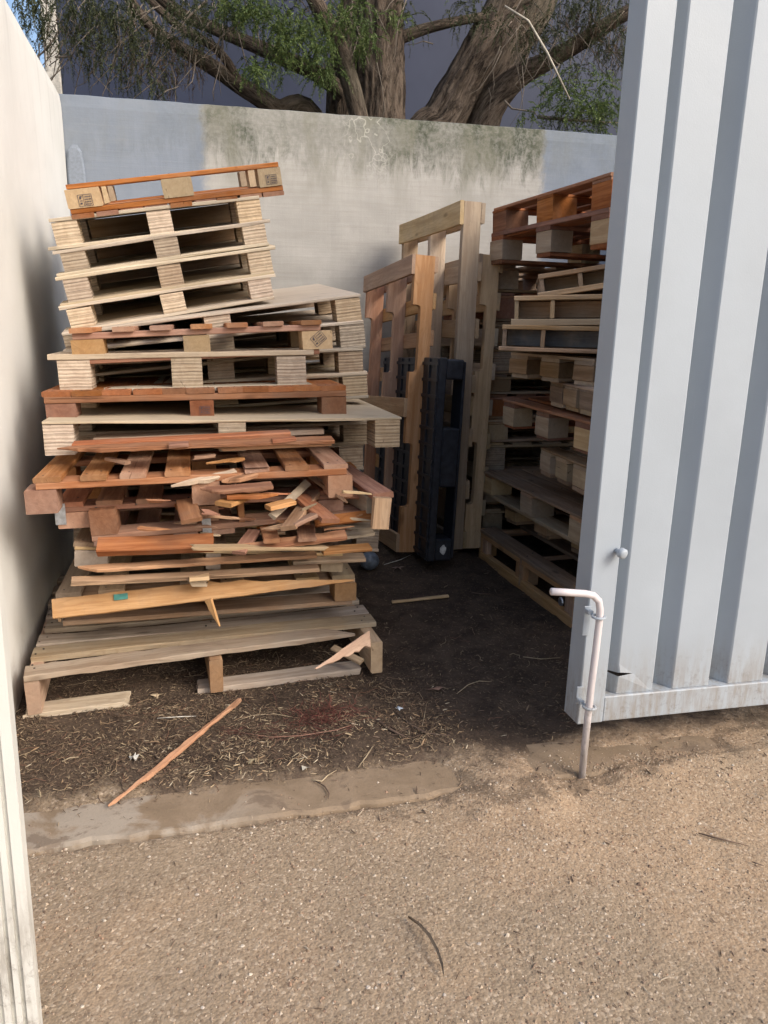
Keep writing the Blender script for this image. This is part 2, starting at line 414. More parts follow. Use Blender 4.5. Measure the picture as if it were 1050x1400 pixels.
# concrete sill between gravel and soil
vv = []; ff = []; N = 240
for i in range(N+1):
    x = -.66 + 3.8*i/N
    yf = 1.862 + .016*mnoise.noise(Vector((x*5, 3, 0))) + .009*mnoise.noise(Vector((x*21, 7, 0))) + .003*mnoise.noise(Vector((x*47, 3, 0)))
    if .74 < x < .98: yf += .02
    yb = 2.05 + .012*mnoise.noise(Vector((x*3, 9, 0)))
    for (yy, zz) in ((yf-.006, -.05), (yf, -.002), (yf+.012, .004), (1.96, .0065), (yb, .004), (yb, -.05)):
        vv.append((x, yy, zz + .002*mnoise.noise(Vector((x*12, yy*12, 2)))))
for i in range(N):
    for k in range(5): ff.append((i*6+k, (i+1)*6+k, (i+1)*6+k+1, i*6+k+1))
sill = mesh_obj('concrete_sill', vv, ff, mat_slab(), smooth=False); tag(sill, kind='structure')

# ------------------------------------------------------------------ walls
LW = mat_left_wall()
ns = 60
def slab_wall(name, p0, p1, thick, z0, z1, mat, label, amp=.004):
    """upright wall with a very slightly uneven face and worn top arris; thick is the outward vector"""
    p0 = Vector(p0); p1 = Vector(p1); th = Vector(thick); L = (p1-p0).length; n = th.normalized()
    nu = int(L/.06); nv = int((z1-z0)/.06); vs_ = []; fs = []
    for i in range(nu+1):
        for j in range(nv+1):
            q = p0.lerp(p1, i/nu); z = z0+(z1-z0)*j/nv
            d = amp*mnoise.noise(Vector((q.x*2.1+q.y*2.1, z*2.1, 3))) + amp*.4*mnoise.noise(Vector((q.x*9+q.y*9, z*9, 5)))
            if j == nv: z += .004*mnoise.noise(Vector((q.x*7+q.y*7, 0, 1))); d -= .006
            vs_.append(Vector((q.x, q.y, z)) - n*d)
    for i in range(nu):
        for j in range(nv): fs.append((i*(nv+1)+j, (i+1)*(nv+1)+j, (i+1)*(nv+1)+j+1, i*(nv+1)+j+1))
    b0 = len(vs_)
    for i in range(nu+1):
        t = vs_[i*(nv+1)+nv]; vs_.append(Vector((t.x, t.y, t.z)) + n*.012 + Vector((0,0,.006)))
    for i in range(nu+1):
        t = vs_[i*(nv+1)+nv]; vs_.append(Vector((t.x, t.y, z1+.006)) + th)
    for i in range(nu+1):
        t = p0.lerp(p1, i/nu); vs_.append(Vector((t.x, t.y, z0)) + th)
    for i in range(nu):
        a = i*(nv+1)+nv; a2 = (i+1)*(nv+1)+nv
        fs += [(a, a2, b0+i+1, b0+i), (b0+i, b0+i+1, b0+nu+1+i+1, b0+nu+1+i), (b0+nu+1+i, b0+nu+2+i, b0+2*nu+3+i, b0+2*nu+2+i)]
    def endcap(i):
        c0 = [i*(nv+1)+j for j in range(nv+1)] + [b0+i, b0+nu+1+i, b0+2*nu+2+i]
        fs.append(tuple(c0))
    endcap(0); endcap(nu)
    o = mesh_obj(name, vs_, fs, mat); tag(o, label, 'wall')
    bm = bmesh.new(); bm.from_mesh(o.data); bmesh.ops.recalc_face_normals(bm, faces=bm.faces); bm.to_mesh(o.data); bm.free()
    return o
slab_wall('side_wall', (XL, 2.05, 0), (XL, YB-.004, 0), (-.2, 0, 0), -.1, 2.55, LW, 'smooth off-white painted wall along the left side of the pallet bay', .004)
xl = at(282, 300, YB).x; xr = at(741, 240, YB).x
slab_wall('back_wall', (XL-.4, YB, 0), (XR+.25, YB, 0), (0, .16, 0), -.1, 2.56, mat_back_wall(xl, xr), 'stained concrete back wall, blue-grey paint at both ends, green mildew along its top', .006)
slab_wall('side_wall', (XR, 2.3, 0), (XR, YB-.004, 0), (.2, 0, 0), -.1, 2.55, LW, 'off-white painted wall behind the open metal gate on the right', .004)
# chipped render pilaster patch in the rear left corner
pv = MB()
for (cx, cz, sx, sz) in ((.052, 2.13, .05, .27),):
    n = 14; ring = []
    for k in range(n):
        an = 2*math.pi*k/n; rr = 1+.16*mnoise.noise(Vector((math.cos(an)*2, math.sin(an)*2, cx*90)))
        ring.append((XL+cx+sx*math.copysign(abs(math.cos(an))**.8, math.cos(an))*rr, cz+sz*.6*math.copysign(abs(math.sin(an))**.8, math.sin(an))*rr))
    vs_ = [(x, YB+.012, z) for x, z in ring] + [(x, YB-.010, z) for x, z in ring] + [((x-XL-cx)*.82+XL+cx, YB-.016, (z-cz)*.88+cz) for x, z in ring]
    fs = [tuple(2*n+k for k in range(n))] + [(r_*n+k, r_*n+(k+1) % n, (r_+1)*n+(k+1) % n, (r_+1)*n+k) for r_ in range(2) for k in range(n)]
    pv.add(vs_, fs)
pch = pv.build('render_patch', simple('grey_blue_render', (.215,.245,.29), .85, 0, 60, .12, .1)); tag(pch, 'lumpy patch of blue-grey render high in the rear left corner', 'render patch')

# ------------------------------------------------------------------ building and tree beyond the wall
def mat_bldg():
    s = NT('dark_blue_cladding'); geo = s.n('NewGeometry'); p = geo.outputs['Position']
    a = s.noise(p, .8, 4, .6); f = s.noise(p, 30, 3)
    c = s.mix(s.ramp(a, .35, .65), (.024,.032,.062), (.034,.043,.078))
    return s.fin(c, .6, s.bump(f, .1, .002), spec=.3)
YD = 9.0
bl = at(84, 100, YD).x
broot = empty('building', Matrix.Translation((3, YD, 0)), 'tall dark blue building behind the tree and the back wall', 'building')
b = MB(); b.box(((bl+12)/2-3, 2.0, 4.0), (12-bl, 4.0, 8.0)); b.build('wall', mat_bldg(), broot)
b = MB(); b.box((bl-3-.075, .02, 4.0), (.14, .12, 8.0), bev=.01); b.build('downpipe', simple('cream_trim', (.5,.47,.41), .6), broot)
b = MB(); b.box((bl-3+1.65, -.5, 2.62), (2.3, .9, .10), bev=.01)
b.build('ledge', simple('pale_ledge', (.62,.62,.60), .7), broot)
b = MB(); b.box((bl-3+1.65, -.9, 2.84), (2.35, .05, .03))
for i in range(9): b.box((bl-3+.55+i*.28, -.9, 2.74), (.02, .02, .18))
b.build('railing', simple('dark_rail', (.05,.05,.05), .5), broot)
b = MB(); b.box((bl-5.0, 13.0, 7.2), (7.0, 3.0, 14.4)); o = b.build('building', simple('pale_blue_cladding', (.34,.38,.43), .7, low=.6)); tag(o, 'pale blue-grey building far behind, left of the dark blue one', 'building')

TF = 0
def trunk(name, pts, rads, parent, seg=26, furrow=.05):
    """tapering bark-covered limb; rings follow a smooth path, surface furrowed lengthwise"""
    P = [Vector(p) for p in pts]
    # resample
    path = []; rr = []
    n = max(6, int(sum((P[i+1]-P[i]).length for i in range(len(P)-1))/.09))
    for i in range(n+1):
        t = i/n*(len(P)-1); k = min(int(t), len(P)-2); u = t-k
        a = P[max(k-1, 0)]; b_ = P[k]; c_ = P[k+1]; d_ = P[min(k+2, len(P)-1)]
        q = .5*((2*b_)+(c_-a)*u+(2*a-5*b_+4*c_-d_)*u*u+(3*b_-a-3*c_+d_)*u**3)
        path.append(q); rr.append(rads[k]*(1-u)+rads[k+1]*u)
    vs_ = []; uv = []; prev = None; L = 0
    for i, q in enumerate(path):
        t = (path[min(i+1, n)]-path[max(i-1, 0)]).normalized()
        if prev is None: u_ = t.cross(Vector((0, 1, .01))).normalized()
        else: u_ = (prev - t*prev.dot(t)).normalized()
        prev = u_; v_ = t.cross(u_)
        if i: L += (q-path[i-1]).length
        for k in range(seg):
            an = 2*math.pi*k/seg; r0 = rr[i]
            ca, sa = math.cos(an), math.sin(an)
            nn = .55*mnoise.noise(Vector((ca*2.2+pts[0][0]*3, sa*2.2, L*.8))) + .8*(abs(mnoise.noise(Vector((ca*8, sa*8, L*1.6+pts[0][0]))))*2-.5) + .5*(abs(mnoise.noise(Vector((ca*16, sa*16, L*3.5))))*2-.4) + .35*mnoise.noise(Vector((ca*24, sa*24, L*12)))
            r1 = r0*(1+furrow*3*nn)
            vs_.append(q+(u_*ca+v_*sa)*r1); uv.append((k/seg*max(.3, r0*4), L, 0))
    fs = [(i*seg+k, i*seg+(k+1) % seg, (i+1)*seg+(k+1) % seg, (i+1)*seg+k) for i in range(n) for k in range(seg)]
    o = mesh_obj(name, vs_, fs, BARK, parent, smooth=True)
    at_ = o.data.attributes.new('barkuv', 'FLOAT_VECTOR', 'POINT'); at_.data.foreach_set('vector', [c for q in uv for c in q])
    return o, path
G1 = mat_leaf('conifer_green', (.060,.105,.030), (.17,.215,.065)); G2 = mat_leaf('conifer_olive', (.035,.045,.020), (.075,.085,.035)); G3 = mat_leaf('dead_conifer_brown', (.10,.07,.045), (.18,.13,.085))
class Leaves:
    def __init__(s): s.v = []; s.f = []
    def spray(s, p, d, L, droop=.4, wid=.45, leaf=.028):
        d = d.normalized(); side = d.cross(Vector((0,0,1)))
        if side.length < .1: side = Vector((1,0,0))
        side.normalize(); side = (Matrix.Rotation(random.uniform(-.9,.9), 3, d) @ side)
        n = max(5, int(L/.0075))
        q = p.copy(); dd = d.copy()
        for i in range(n):
            dd = (dd + Vector((0,0,-2.2*droop/n)) + Vector([random.gauss(0,.05) for _ in range(3)])).normalized()
            q = q + dd*(L/n)
            for sg in (-1, 1):
                t = (1-i/n)
                ld = (dd*.8 + side*sg*wid*1.3 + Vector([random.gauss(0,.22) for _ in range(3)])).normalized()
                ll = leaf*.62*(.6+.9*t)*random.uniform(.6,1.3)
                nn = ld.cross(Vector([random.gauss(0,1) for _ in range(3)])).normalized()*ll*.15
                b0 = len(s.v); s.v += [q, q+ld*ll*.5+nn, q+ld*ll, q+ld*ll*.5-nn]; s.f.append((b0, b0+1, b0+2, b0+3))
    def clump(s, c, r, n, L=.14, droop=.5, axis=None, **k):
        for _ in range(n):
            v = Vector([random.gauss(0,1) for _ in range(3)]).normalized()*random.random()**.5
            p = Vector(c)+Vector((v.x*r[0], v.y*r[1], v.z*r[2]))
            d = Vector((random.gauss(0,1), random.gauss(0,.7), random.gauss(-.3,.6)))
            if axis: d = d*.6+Vector(axis)
            s.spray(p, d, L*random.uniform(.6,1.4), droop, **k)
    def build(s, name, mat, parent): 
        o = mesh_obj(name, s.v, s.f, mat, parent); o['kind'] = 'stuff'; return o
def tree(label, base, parts_fn, group):
    root = empty('conifer_tree', Matrix.Translation(base), label, 'tree', group)
    parts_fn(root, Vector(base)); return root
GR = 'conifers growing beyond the back wall'
YT = 6.4
def P_(x, y, Y=YT): return at(x, y, Y)
def twigs(root, base, items, mat, name='twig'):
    b_ = MB()
    for (p, q, r0, sag) in items:
        m1 = p.lerp(q, .35)+Vector((random.gauss(0,.03), random.gauss(0,.04), -sag*.6)); m2 = p.lerp(q, .7)+Vector((random.gauss(0,.03),random.gauss(0,.04),-sag))
        b_.tube([p-base, m1-base, m2-base, q-base], [r0, r0*.8, r0*.55, r0*.25], 5)
    o = b_.build(name, mat, root, smooth=True); o['kind'] = 'stuff'; return o
TWIG = simple('grey_brown_twig', (.17,.14,.11), .9)
def t_main(root, b0):
    T = lambda l: [Vector(p)-b0 for p in l]
    tr, _ = trunk('trunk', T([Vector((P_(520,200).x, YT, -.1)), P_(520,160), P_(520,60), P_(524,-60), P_(530,-260), P_(540,-520)]), [.25,.185,.17,.165,.15,.11], root, 72)
    trunk('limb', T([Vector((P_(478,200).x, YT+.1, -.1)), P_(472,160,YT+.1), P_(474,90,YT+.1), P_(485,20,YT+.1), P_(505,-80,YT+.1), P_(500,-300,YT+.1)]), [.20,.145,.135,.125,.11,.08], root, 64)
    trunk('limb', T([P_(492,170,YT-.3), P_(478,110,YT-.32), P_(458,50,YT-.35), P_(430,0,YT-.4), P_(405,-60,YT-.45), P_(370,-200,YT-.5)]), [.075,.068,.06,.055,.05,.035], root, 16)
    trunk('branch', T([P_(470,130,YT-.1), P_(440,105,YT-.1), P_(400,85,YT-.1), P_(340,60,YT), P_(290,38,YT), P_(245,18,YT), P_(190,-30,YT)]), [.07,.062,.055,.05,.045,.042,.035], root, 14)
    trunk('branch', T([P_(540,55,YT), P_(575,42,YT), P_(620,30,YT), P_(680,18,YT), P_(740,-10,YT)]), [.05,.04,.035,.03,.02], root, 12)
    L = Leaves(); Y0 = YT-.55
    for (x, y, rx, rz, n) in ((345,15,.24,.12,110),(390,40,.2,.16,140),(350,95,.10,.08,60),(430,60,.15,.2,110),(500,50,.10,.12,45),(470,20,.2,.12,80),(330,5,.2,.1,70),(445,95,.12,.08,40),(545,25,.1,.08,14),(385,75,.06,.2,40)):
        L.clump(at(x, y, Y0)-b0, (rx, .22, rz), n, .13, .7, leaf=.03)
    for (x, y, n) in ((385,-60,50),(470,-90,60),(560,-110,40),(330,-120,60),(620,-60,20)):
        L.clump(at(x, y, YT-.3)-b0, (.4, .5, .22), n, .16, .5, leaf=.03)
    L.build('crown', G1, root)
    L = Leaves()
    for (x, y, rx, rz, n) in ((410,25,.3,.2,50),(360,70,.2,.12,25),(455,45,.2,.2,40),(560,20,.25,.08,25),(640,15,.25,.08,35),(520,-60,.8,.2,50)):
        L.clump(at(x, y, YT-.2)-b0, (rx, .3, rz), n, .16, .9, leaf=.028)
    for _ in range(300):
        p = at(random.uniform(280,900), random.uniform(-420,-60), YT+random.uniform(-.8,1.0)); L.spray(p-b0, Vector([random.gauss(0,1) for _ in range(3)]), .34, .5, leaf=.055)
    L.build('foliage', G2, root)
    it = []
    for _ in range(26):
        x = random.uniform(300,560); y = random.uniform(-20,60); p = at(x,y,YT-.3); it.append((p, at(x+random.uniform(-70,70), y+random.uniform(20,110), YT-.3), .005, .03))
    it += [(at(515,85,YT-.3), at(520,175,YT-.3), .004, .02), (at(592,60,YT), at(550,62,YT), .005, 0)]
    twigs(root, b0, it, TWIG)
tree('thick old conifer with furrowed twin trunk rising mid-way behind the back wall', (P_(505,200).x, YT, -.02), t_main, GR)
def t_lean(root, b0):
    T = lambda l: [Vector(p)-b0 for p in l]
    Y2 = YT+.1
    trunk('trunk', T([Vector((P_(520,200,Y2).x, Y2, -.1)), P_(563,250,Y2), P_(606,165,Y2), P_(646,90,Y2), P_(684,20,Y2), P_(716,-50,Y2), P_(740,-220,Y2), P_(770,-420,Y2)]), [.22,.19,.165,.155,.15,.14,.12,.08], root, 64)
    trunk('limb', T([P_(640,175,Y2+.3), P_(672,120,Y2+.3), P_(700,60,Y2+.35), P_(735,10,Y2+.4), P_(755,-80,Y2+.4), P_(760,-250,Y2+.4)]), [.20,.17,.15,.13,.11,.08], root, 56)
    trunk('branch', T([P_(655,185,Y2+.1), P_(668,150,Y2+.05), P_(705,108,Y2), P_(745,85,Y2-.1), P_(790,60,Y2-.2), P_(835,30,Y2-.3), P_(880,5,Y2-.4)]), [.15,.125,.095,.075,.065,.055,.05], root, 18)
    b_ = MB(); b_.tube(T([at(690,8,YT-.6), at(722,28,YT-.62), at(748,72,YT-.65), at(779,136,YT-.68)]), [.006,.008,.009,.006], 6); b_.build('dead_twig', simple('pale_twig', (.42,.38,.31), .8), root, smooth=True)
    L = Leaves()
    for (x, y, rx, rz, n) in ((790,140,.2,.12,80),(825,150,.18,.14,70),(760,120,.16,.09,45),(730,150,.1,.06,18),(820,110,.12,.1,30),(800,175,.2,.03,20)):
        L.clump(at(x, y, YT-.5)-b0, (rx, .2, rz), n, .14, .3, leaf=.03)
    L.build('foliage', G1, root)
    L = Leaves()
    for (x, y, rx, rz, n) in ((800,10,.4,.15,190),(740,50,.25,.14,90),(850,60,.3,.2,140),(770,165,.3,.05,40),(700,30,.3,.1,40),(820,150,.3,.15,50),(780,100,.25,.12,50)):
        L.clump(at(x, y, YT-.3)-b0, (rx, .3, rz), n, .15, .9, leaf=.026)
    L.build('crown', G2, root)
    L = Leaves()
    for (x, y, rx, rz, n) in ((790,30,.4,.14,70),(720,40,.2,.12,40),(840,60,.3,.15,50)):
        L.clump(at(x, y, YT-.25)-b0, (rx, .3, rz), n, .14, 1.2, leaf=.022)
    L.build('dead_foliage', G3, root)
    it = []
    for _ in range(40):
        x = random.uniform(680,870); y = random.uniform(-10,90); it.append((at(x,y,YT-.3), at(x+random.uniform(-60,60), y+random.uniform(20,90), YT-.3), .004, .03))
    it += [(at(690,138,YT-.3), at(735,160,YT-.35), .009, .0), (at(735,160,YT-.35), at(845,168,YT-.4), .016, .02), (at(668,120,YT), at(668,160,YT), .004, 0)]
    twigs(root, b0, it, TWIG)
tree('leaning conifer whose two trunks fan out to the right behind the back wall', (P_(600,200).x, YT+.1, -.02), t_lean, GR)
def t_left(root, b0):
    T = lambda l: [Vector(p)-b0 for p in l]
    trunk('trunk', T([Vector((P_(560,200,YT+.3).x, YT+.4, -.1)), P_(445,205,YT+.1), P_(375,148,YT), P_(325,115,YT), P_(285,88,YT-.1), P_(245,65,YT-.1), P_(200,30,YT-.2), P_(150,-40,YT-.3)]), [.10,.085,.072,.06,.052,.045,.038,.03], root, 24)
    trunk('branch', T([P_(330,120,YT), P_(300,70,YT-.1), P_(250,40,YT-.1), P_(215,10,YT-.1), P_(170,-30,YT-.1)]), [.035,.032,.03,.026,.02], root, 14)
    L = Leaves(); 
    for (x, y, rx, rz, n) in ((100,10,.4,.12,120),(160,25,.35,.16,120),(200,85,.15,.12,35),(240,45,.2,.12,60),(130,70,.22,.12,55),(60,20,.3,.16,70),(280,10,.3,.12,80),(170,105,.12,.06,14),(215,115,.04,.06,10)):
        L.clump(at(x, y, YT-.5)-b0, (rx, .35, rz), n, .17, 1.4, leaf=.027)
    for _ in range(160):
        p = at(random.uniform(-20,330), random.uniform(-300,-10), YT+random.uniform(-.8,.8)); L.spray(p-b0, Vector([random.gauss(0,1) for _ in range(3)]), .32, .6, leaf=.05)
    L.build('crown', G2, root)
    L = Leaves()
    for (x, y, rx, rz, n) in ((110,40,.4,.15,40),(200,70,.4,.2,60),(270,80,.2,.15,30),(235,100,.1,.08,20)):
        L.clump(at(x, y, YT-.3)-b0, (rx, .3, rz), n, .15, 1.6, leaf=.024)
    L.build('dead_foliage', G3, root)
    it = []
    for _ in range(110):
        x = random.uniform(50,310); y = random.uniform(-10,80); it.append((at(x,y,YT-.4), at(x+random.uniform(-70,50), y+random.uniform(20,80), YT-.4), .0045, .05))
    it += [(at(283,0,YT-.6), at(228,35,YT-.6), .009, .06), (at(75,78,YT-.6), at(130,35,YT-.6), .007, .09), (at(330,30,YT-.5), at(275,80,YT-.5), .008, .02), (at(268,75,YT-.5), at(250,125,YT-.5), .006, .0), (at(215,135,YT-.5), at(245,118,YT-.5), .006, 0)]
    twigs(root, b0, it, TWIG)
tree('low sprawling conifer with drooping sparse branches behind the left of the back wall', (P_(420,200,YT+.3).x, YT+.4, -.02), t_left, GR)

# ------------------------------------------------------------------ boards
def board_mesh(L, w_, t_, warp=.0, rough=.0012, bev=.0025, broke=(0, 0), taper=(0, 0), seg=None):
    """board lying along x: chamfered section, slight bow and cup, optional ragged or tapering ends"""
    hy, hz = w_/2, t_/2; bev = min(bev, hz*.45)
    sec = [(-hy+bev,-hz),(hy-bev,-hz),(hy,-hz+bev),(hy,hz-bev),(hy-bev,hz),(-hy+bev,hz),(-hy,hz-bev),(-hy,-hz+bev)]
    n = seg or max(2, min(12, int(L/.13)))
    if taper[0] or taper[1]: n = max(n, min(26, int(L/.016)))
    xs_ = [-L/2+L*i/n for i in range(n+1)]
    ph = random.uniform(0, 50); lf = min(1.0, L*L); bow = random.gauss(0, warp)*lf; bowy = random.gauss(0, warp*.5)*lf; tw = random.gauss(0, warp*2)
    vs_ = []
    for i, x in enumerate(xs_):
        u = x/L*2
        dz = bow*(1-u*u); dy = bowy*(1-u*u)
        sc = 1.0; shift = 0
        for e, tp in ((0, taper[0]), (1, taper[1])):
            if tp:
                dd = (x+L/2) if e == 0 else (L/2-x)
                if dd < abs(tp):
                    sc = (.08+.92*dd/abs(tp))*(1+.30*mnoise.noise(Vector((x*70, ph, 2)))+.22*mnoise.noise(Vector((x*190, ph, 5)))); sc = max(.05, min(1, sc)); shift = (1-sc)*hy*(1 if tp > 0 else -1)
        for k, (y_, z_) in enumerate(sec):
            j = rough*mnoise.noise(Vector((x*23+ph, k*3.1, ph)))
            xx = x
            if i == n and broke[1]: xx += broke[1]*mnoise.noise(Vector((k*1.9, ph, 3)))*1.6 - broke[1]*.4
            if i == 0 and broke[0]: xx -= broke[0]*mnoise.noise(Vector((k*1.9, ph, 7)))*1.6 - broke[0]*.4
            yy = y_*sc+shift+dy+j; zz = z_*(sc**.35)+dz+j + tw*u*y_
            vs_.append((xx, yy, zz))
    fs = [tuple(range(7,-1,-1)), tuple(range(n*8, n*8+8))]
    for r_ in range(n):
        for i in range(8):
            j = (i+1) % 8; fs.append((r_*8+i, r_*8+j, (r_+1)*8+j, (r_+1)*8+i))
    return vs_, fs
def piece(name, c, size, mat, parent, axis='x', rot=0.0, label=None, **kw):
    """size=(length,width,thickness) with length along the parent's x, y or z"""
    v, f = board_mesh(*size, **kw)
    if axis == 'x': mm = Matrix.Identity(4)
    elif axis == 'y': mm = Matrix.Rotation(math.pi/2, 4, 'Z')
    else: mm = Matrix.Rotation(-math.pi/2, 4, 'Y')
    mm = Matrix.Translation(c) @ Matrix.Rotation(rot, 4, 'Z') @ mm
    o = mesh_obj(name, v, f, W[mat] if isinstance(mat, str) else mat, parent, matrix=mm)
    if label: o['label'] = label
    return o
def frame3(FL, FR, H, yaw=0.0, pitch=0.0, depth=1.0):
    """frame of a pallet from its front top corners; returns matrix at the base centre and the width"""
    x = (FR-FL); Wd = x.length; x.normalize()
    hx = Vector((x.x, x.y, 0)).normalized(); bk = Vector((-hx.y, hx.x, 0))
    y0_ = Matrix.Rotation(R(yaw), 3, 'Z') @ bk + Vector((0, 0, math.tan(R(pitch))))
    z = x.cross(y0_).normalized(); y = z.cross(x)
    o = (FL+FR)/2 + y*depth/2 - z*H
    return frame(o, x, y, z), Wd
def nails(root, pts, z, r=.0035):
    b_ = MB()
    for (x, y) in pts:
        n = 6; c = [(x+r*math.cos(2*math.pi*k/n), y+r*math.sin(2*math.pi*k/n), z+.0008) for k in range(n)]
        lo = [(q[0], q[1], z-.003) for q in c]
        b_.add(lo+c, [tuple(range(n, 2*n))]+[(k, (k+1) % n, n+(k+1) % n, n+k) for k in range(n)])
    o = b_.build('nail_heads', NAIL, root); o['kind'] = 'stuff'
def stamp(root, c, s=.05, rot=0.0):
    """printed treatment stamp: boxed mark with lines of small strokes, on a front (-y) face"""
    b_ = MB()
    def stroke(x, z, w_, h_):
        a = math.cos(rot); bb = math.sin(rot)
        q = [(x-w_/2, z-h_/2), (x+w_/2, z-h_/2), (x+w_/2, z+h_/2), (x-w_/2, z+h_/2)]
        v = [(c[0]+(u*a-t*bb)*s, c[1], c[2]+(u*bb+t*a)*s) for u, t in q]
        b_.add(v, [(0,1,2,3)])
    for sx in (-.5, .5): stroke(sx, 0, .035, .8)
    for sz in (-.4, .4): stroke(0, sz, 1.0, .035)
    stroke(-.12, 0, .03, .8)
    for (x, z, w_, h_) in ((-.32,.2,.12,.2),(-.3,-.02,.2,.05),(-.32,-.2,.16,.12),(-.24,.28,.05,.1)): stroke(x, z, w_, h_)
    for rz_ in (.24, .06, -.12, -.28):
        x = -.04
        while x < .42:
            w_ = random.uniform(.03,.08); stroke(x+w_/2, rz_, w_, .09); x += w_+random.uniform(.02,.04)
    o = b_.build('stamp', INK, root)
    o['label'] = 'small dark printed treatment stamp'

def block_pallet(name, label, FL, FR, depth, H, group=None, deck='red', lead='red', blk='red', bot='red', nd=7, dw=.09, yaw=0, pitch=0,
                 inv=False, skip=(), bw=(.10,.10,.10), bl=.12, rows=3, bottom='x', warp=.004, tdeck=.018, tlead=.018, tbot=.018, over=0.0, jit=.004, blkx=None, nail=True, dl=None, broken={}, blkmats=None, closed=False):
    """deck boards run front to back on three cross boards over nine blocks"""
    M4, Wd = frame3(FL, FR, H, yaw, pitch, depth)
    root = empty(name, M4, label, 'pallet', group)
    hw, hd = Wd/2, depth/2
    fz = (lambda z: H-z) if inv else (lambda z: z)
    hb = H-tdeck-tlead-tbot
    ysr = [-hd+bl/2, 0, hd-bl/2] if rows == 3 else [-hd+bl/2, hd-bl/2]
    xb = blkx or [-hw+bw[0]/2+.003, 0, hw-bw[2]/2-.003]
    for i in range(nd):
        if i in skip: continue
        x = -hw+dw/2 + (Wd-dw)*i/(nd-1) + random.uniform(-jit, jit)
        L = (dl or depth+2*over)*random.uniform(.992, 1.0)
        kw = dict(broke=(broken.get(i, 0), .0)); dy = 0
        if i in broken and broken[i] > .3: L *= broken[i]; dy = hd-L/2; kw = dict(broke=(.05, 0))
        piece('deck_board', (x, dy+random.uniform(-jit, jit)-(over if not dy else 0)*0, fz(H-tdeck/2)), (L, dw*random.uniform(.96,1.03), tdeck), deck, root, 'y', rot=random.gauss(0,.006), warp=warp*.5, **kw)
    for y in ysr:
        piece('cross_board', (0, y, fz(H-tdeck-tlead/2)), (Wd*random.uniform(.99,1), bl*.95, tlead), lead, root, 'x', warp=warp*.3)
        if bottom == 'x':
            piece('bottom_board', (0, y, fz(tbot/2)), (Wd*random.uniform(.97,.995), bl*.92, tbot), bot, root, 'x', warp=warp*.3)
    if bottom == 'y':
        for x in xb: piece('bottom_board', (x, 0, fz(tbot/2)), (depth, .10, tbot), bot, root, 'y', warp=warp*.3)
    for r_, y in enumerate(ysr):
        for k, x in enumerate(xb):
            mt = blkmats[k] if (blkmats and r_ == 0) else blk
            piece('block', (x+random.uniform(-jit, jit), y+(random.uniform(-jit, jit) if r_ else 0), fz(tbot+hb/2)), (bl, bw[k], hb-.0015), mt, root, 'y', rot=random.gauss(0,.01), seg=2, bev=.002)
    if closed: piece('added_backing', (hw*.55, 0, fz(tbot+hb/2)), (depth-.02, .016, hb-.004), blk, root, 'y', warp=.001)  # added board that stops bright see-through gaps, no real pallet part
    if nail:
        pts = []
        for i in range(nd):
            if i in skip or i in broken: continue
            x = -hw+dw/2+(Wd-dw)*i/(nd-1)
            for y in ysr: pts += [(x-dw*.25, y-.02), (x+dw*.25, y+.018)]
        nails(root, pts, H)
    return root
def ply_pallet(name, label, FL, FR, depth, H, group=None, yaw=0, pitch=0, blk='lam', sheet='ply', ts=.012, tb=.012, bw=.105, bl=.11, over=(0,0), botw=.12, full=False, inset=.004, sheetbot=False, bot2=(0,0), closed=False):
    """ply sheet deck on nine laminated blocks with bottom sheets"""
    M4, Wd = frame3(FL, FR, H, yaw, pitch, depth)
    root = empty(name, M4, label, 'pallet', group)
    hw, hd = Wd/2, depth/2
    piece('deck_sheet', (0, 0, H-ts/2), (Wd, depth, ts), sheet, root, 'x', warp=.002, seg=8, rough=.003)
    ys_ = [-hd+bl/2+inset, 0, hd-bl/2-inset]
    hb = H-ts-tb
    a, b_ = -hw+over[0]+bw/2, hw-over[1]-bw/2
    if full:
        gw = (depth-2*inset-3*botw)/2-.004
        for sg in (-1, 1): piece('bottom_panel', (0, sg*(botw/2+gw/2+.002), tb/2), (Wd-over[0]-over[1]-.01, gw, tb), sheet, root, 'x', warp=.001)
    if closed: piece('added_backing', (0, hd-bl-.02, tb+hb/2), (Wd-over[0]-over[1]-.03, .018, hb-.003), 'brown', root, 'x', warp=.001)  # invented backing across the rear that keeps the voids dark
    for r_, y in enumerate(ys_):
        for x in (a, (a+b_)/2, b_):
            piece('block', (x+random.uniform(-.003,.003), y+(random.uniform(-.004,.004) if r_ else 0), tb+hb/2), (bl, bw, hb-.001), blk, root, 'y', rot=random.gauss(0,.012), seg=2, bev=.0015, rough=.002)
        if tb > .001:
            piece('bottom_sheet', ((bot2[0]-bot2[1])/2, y-.003, tb/2), (Wd-over[0]-over[1]+bot2[0]+bot2[1], botw, tb), sheet, root, 'x', warp=.0015, rough=.002)
    return root
def notched(L, h, t, notches, r=.02):
    """stringer outline in x (length) and z (height), notches cut from z=0, extruded over thickness y"""
    pts = [(0, 0)]
    for (a, b_, d) in notches:
        pts.append((a, 0))
        for k in range(5): an = math.pi/2*k/4; pts.append((a+r*(1-math.cos(an))*.8, d-r+r*math.sin(an)))
        for k in range(5): an = math.pi/2*k/4; pts.append((b_-r*(1-math.sin(an))*.8 , d-r+r*math.cos(an)))
        pts.append((b_, 0))
    pts += [(L, 0), (L, h), (0, h)]
    n = len(pts); vs_ = [(x-L/2, -t/2, z-h/2) for x, z in pts] + [(x-L/2, t/2, z-h/2) for x, z in pts]
    fs = [tuple(range(n)), tuple(range(2*n-1, n-1, -1))] + [(i+n, (i+1) % n+n, (i+1) % n, i) for i in range(n)]
    return vs_, fs
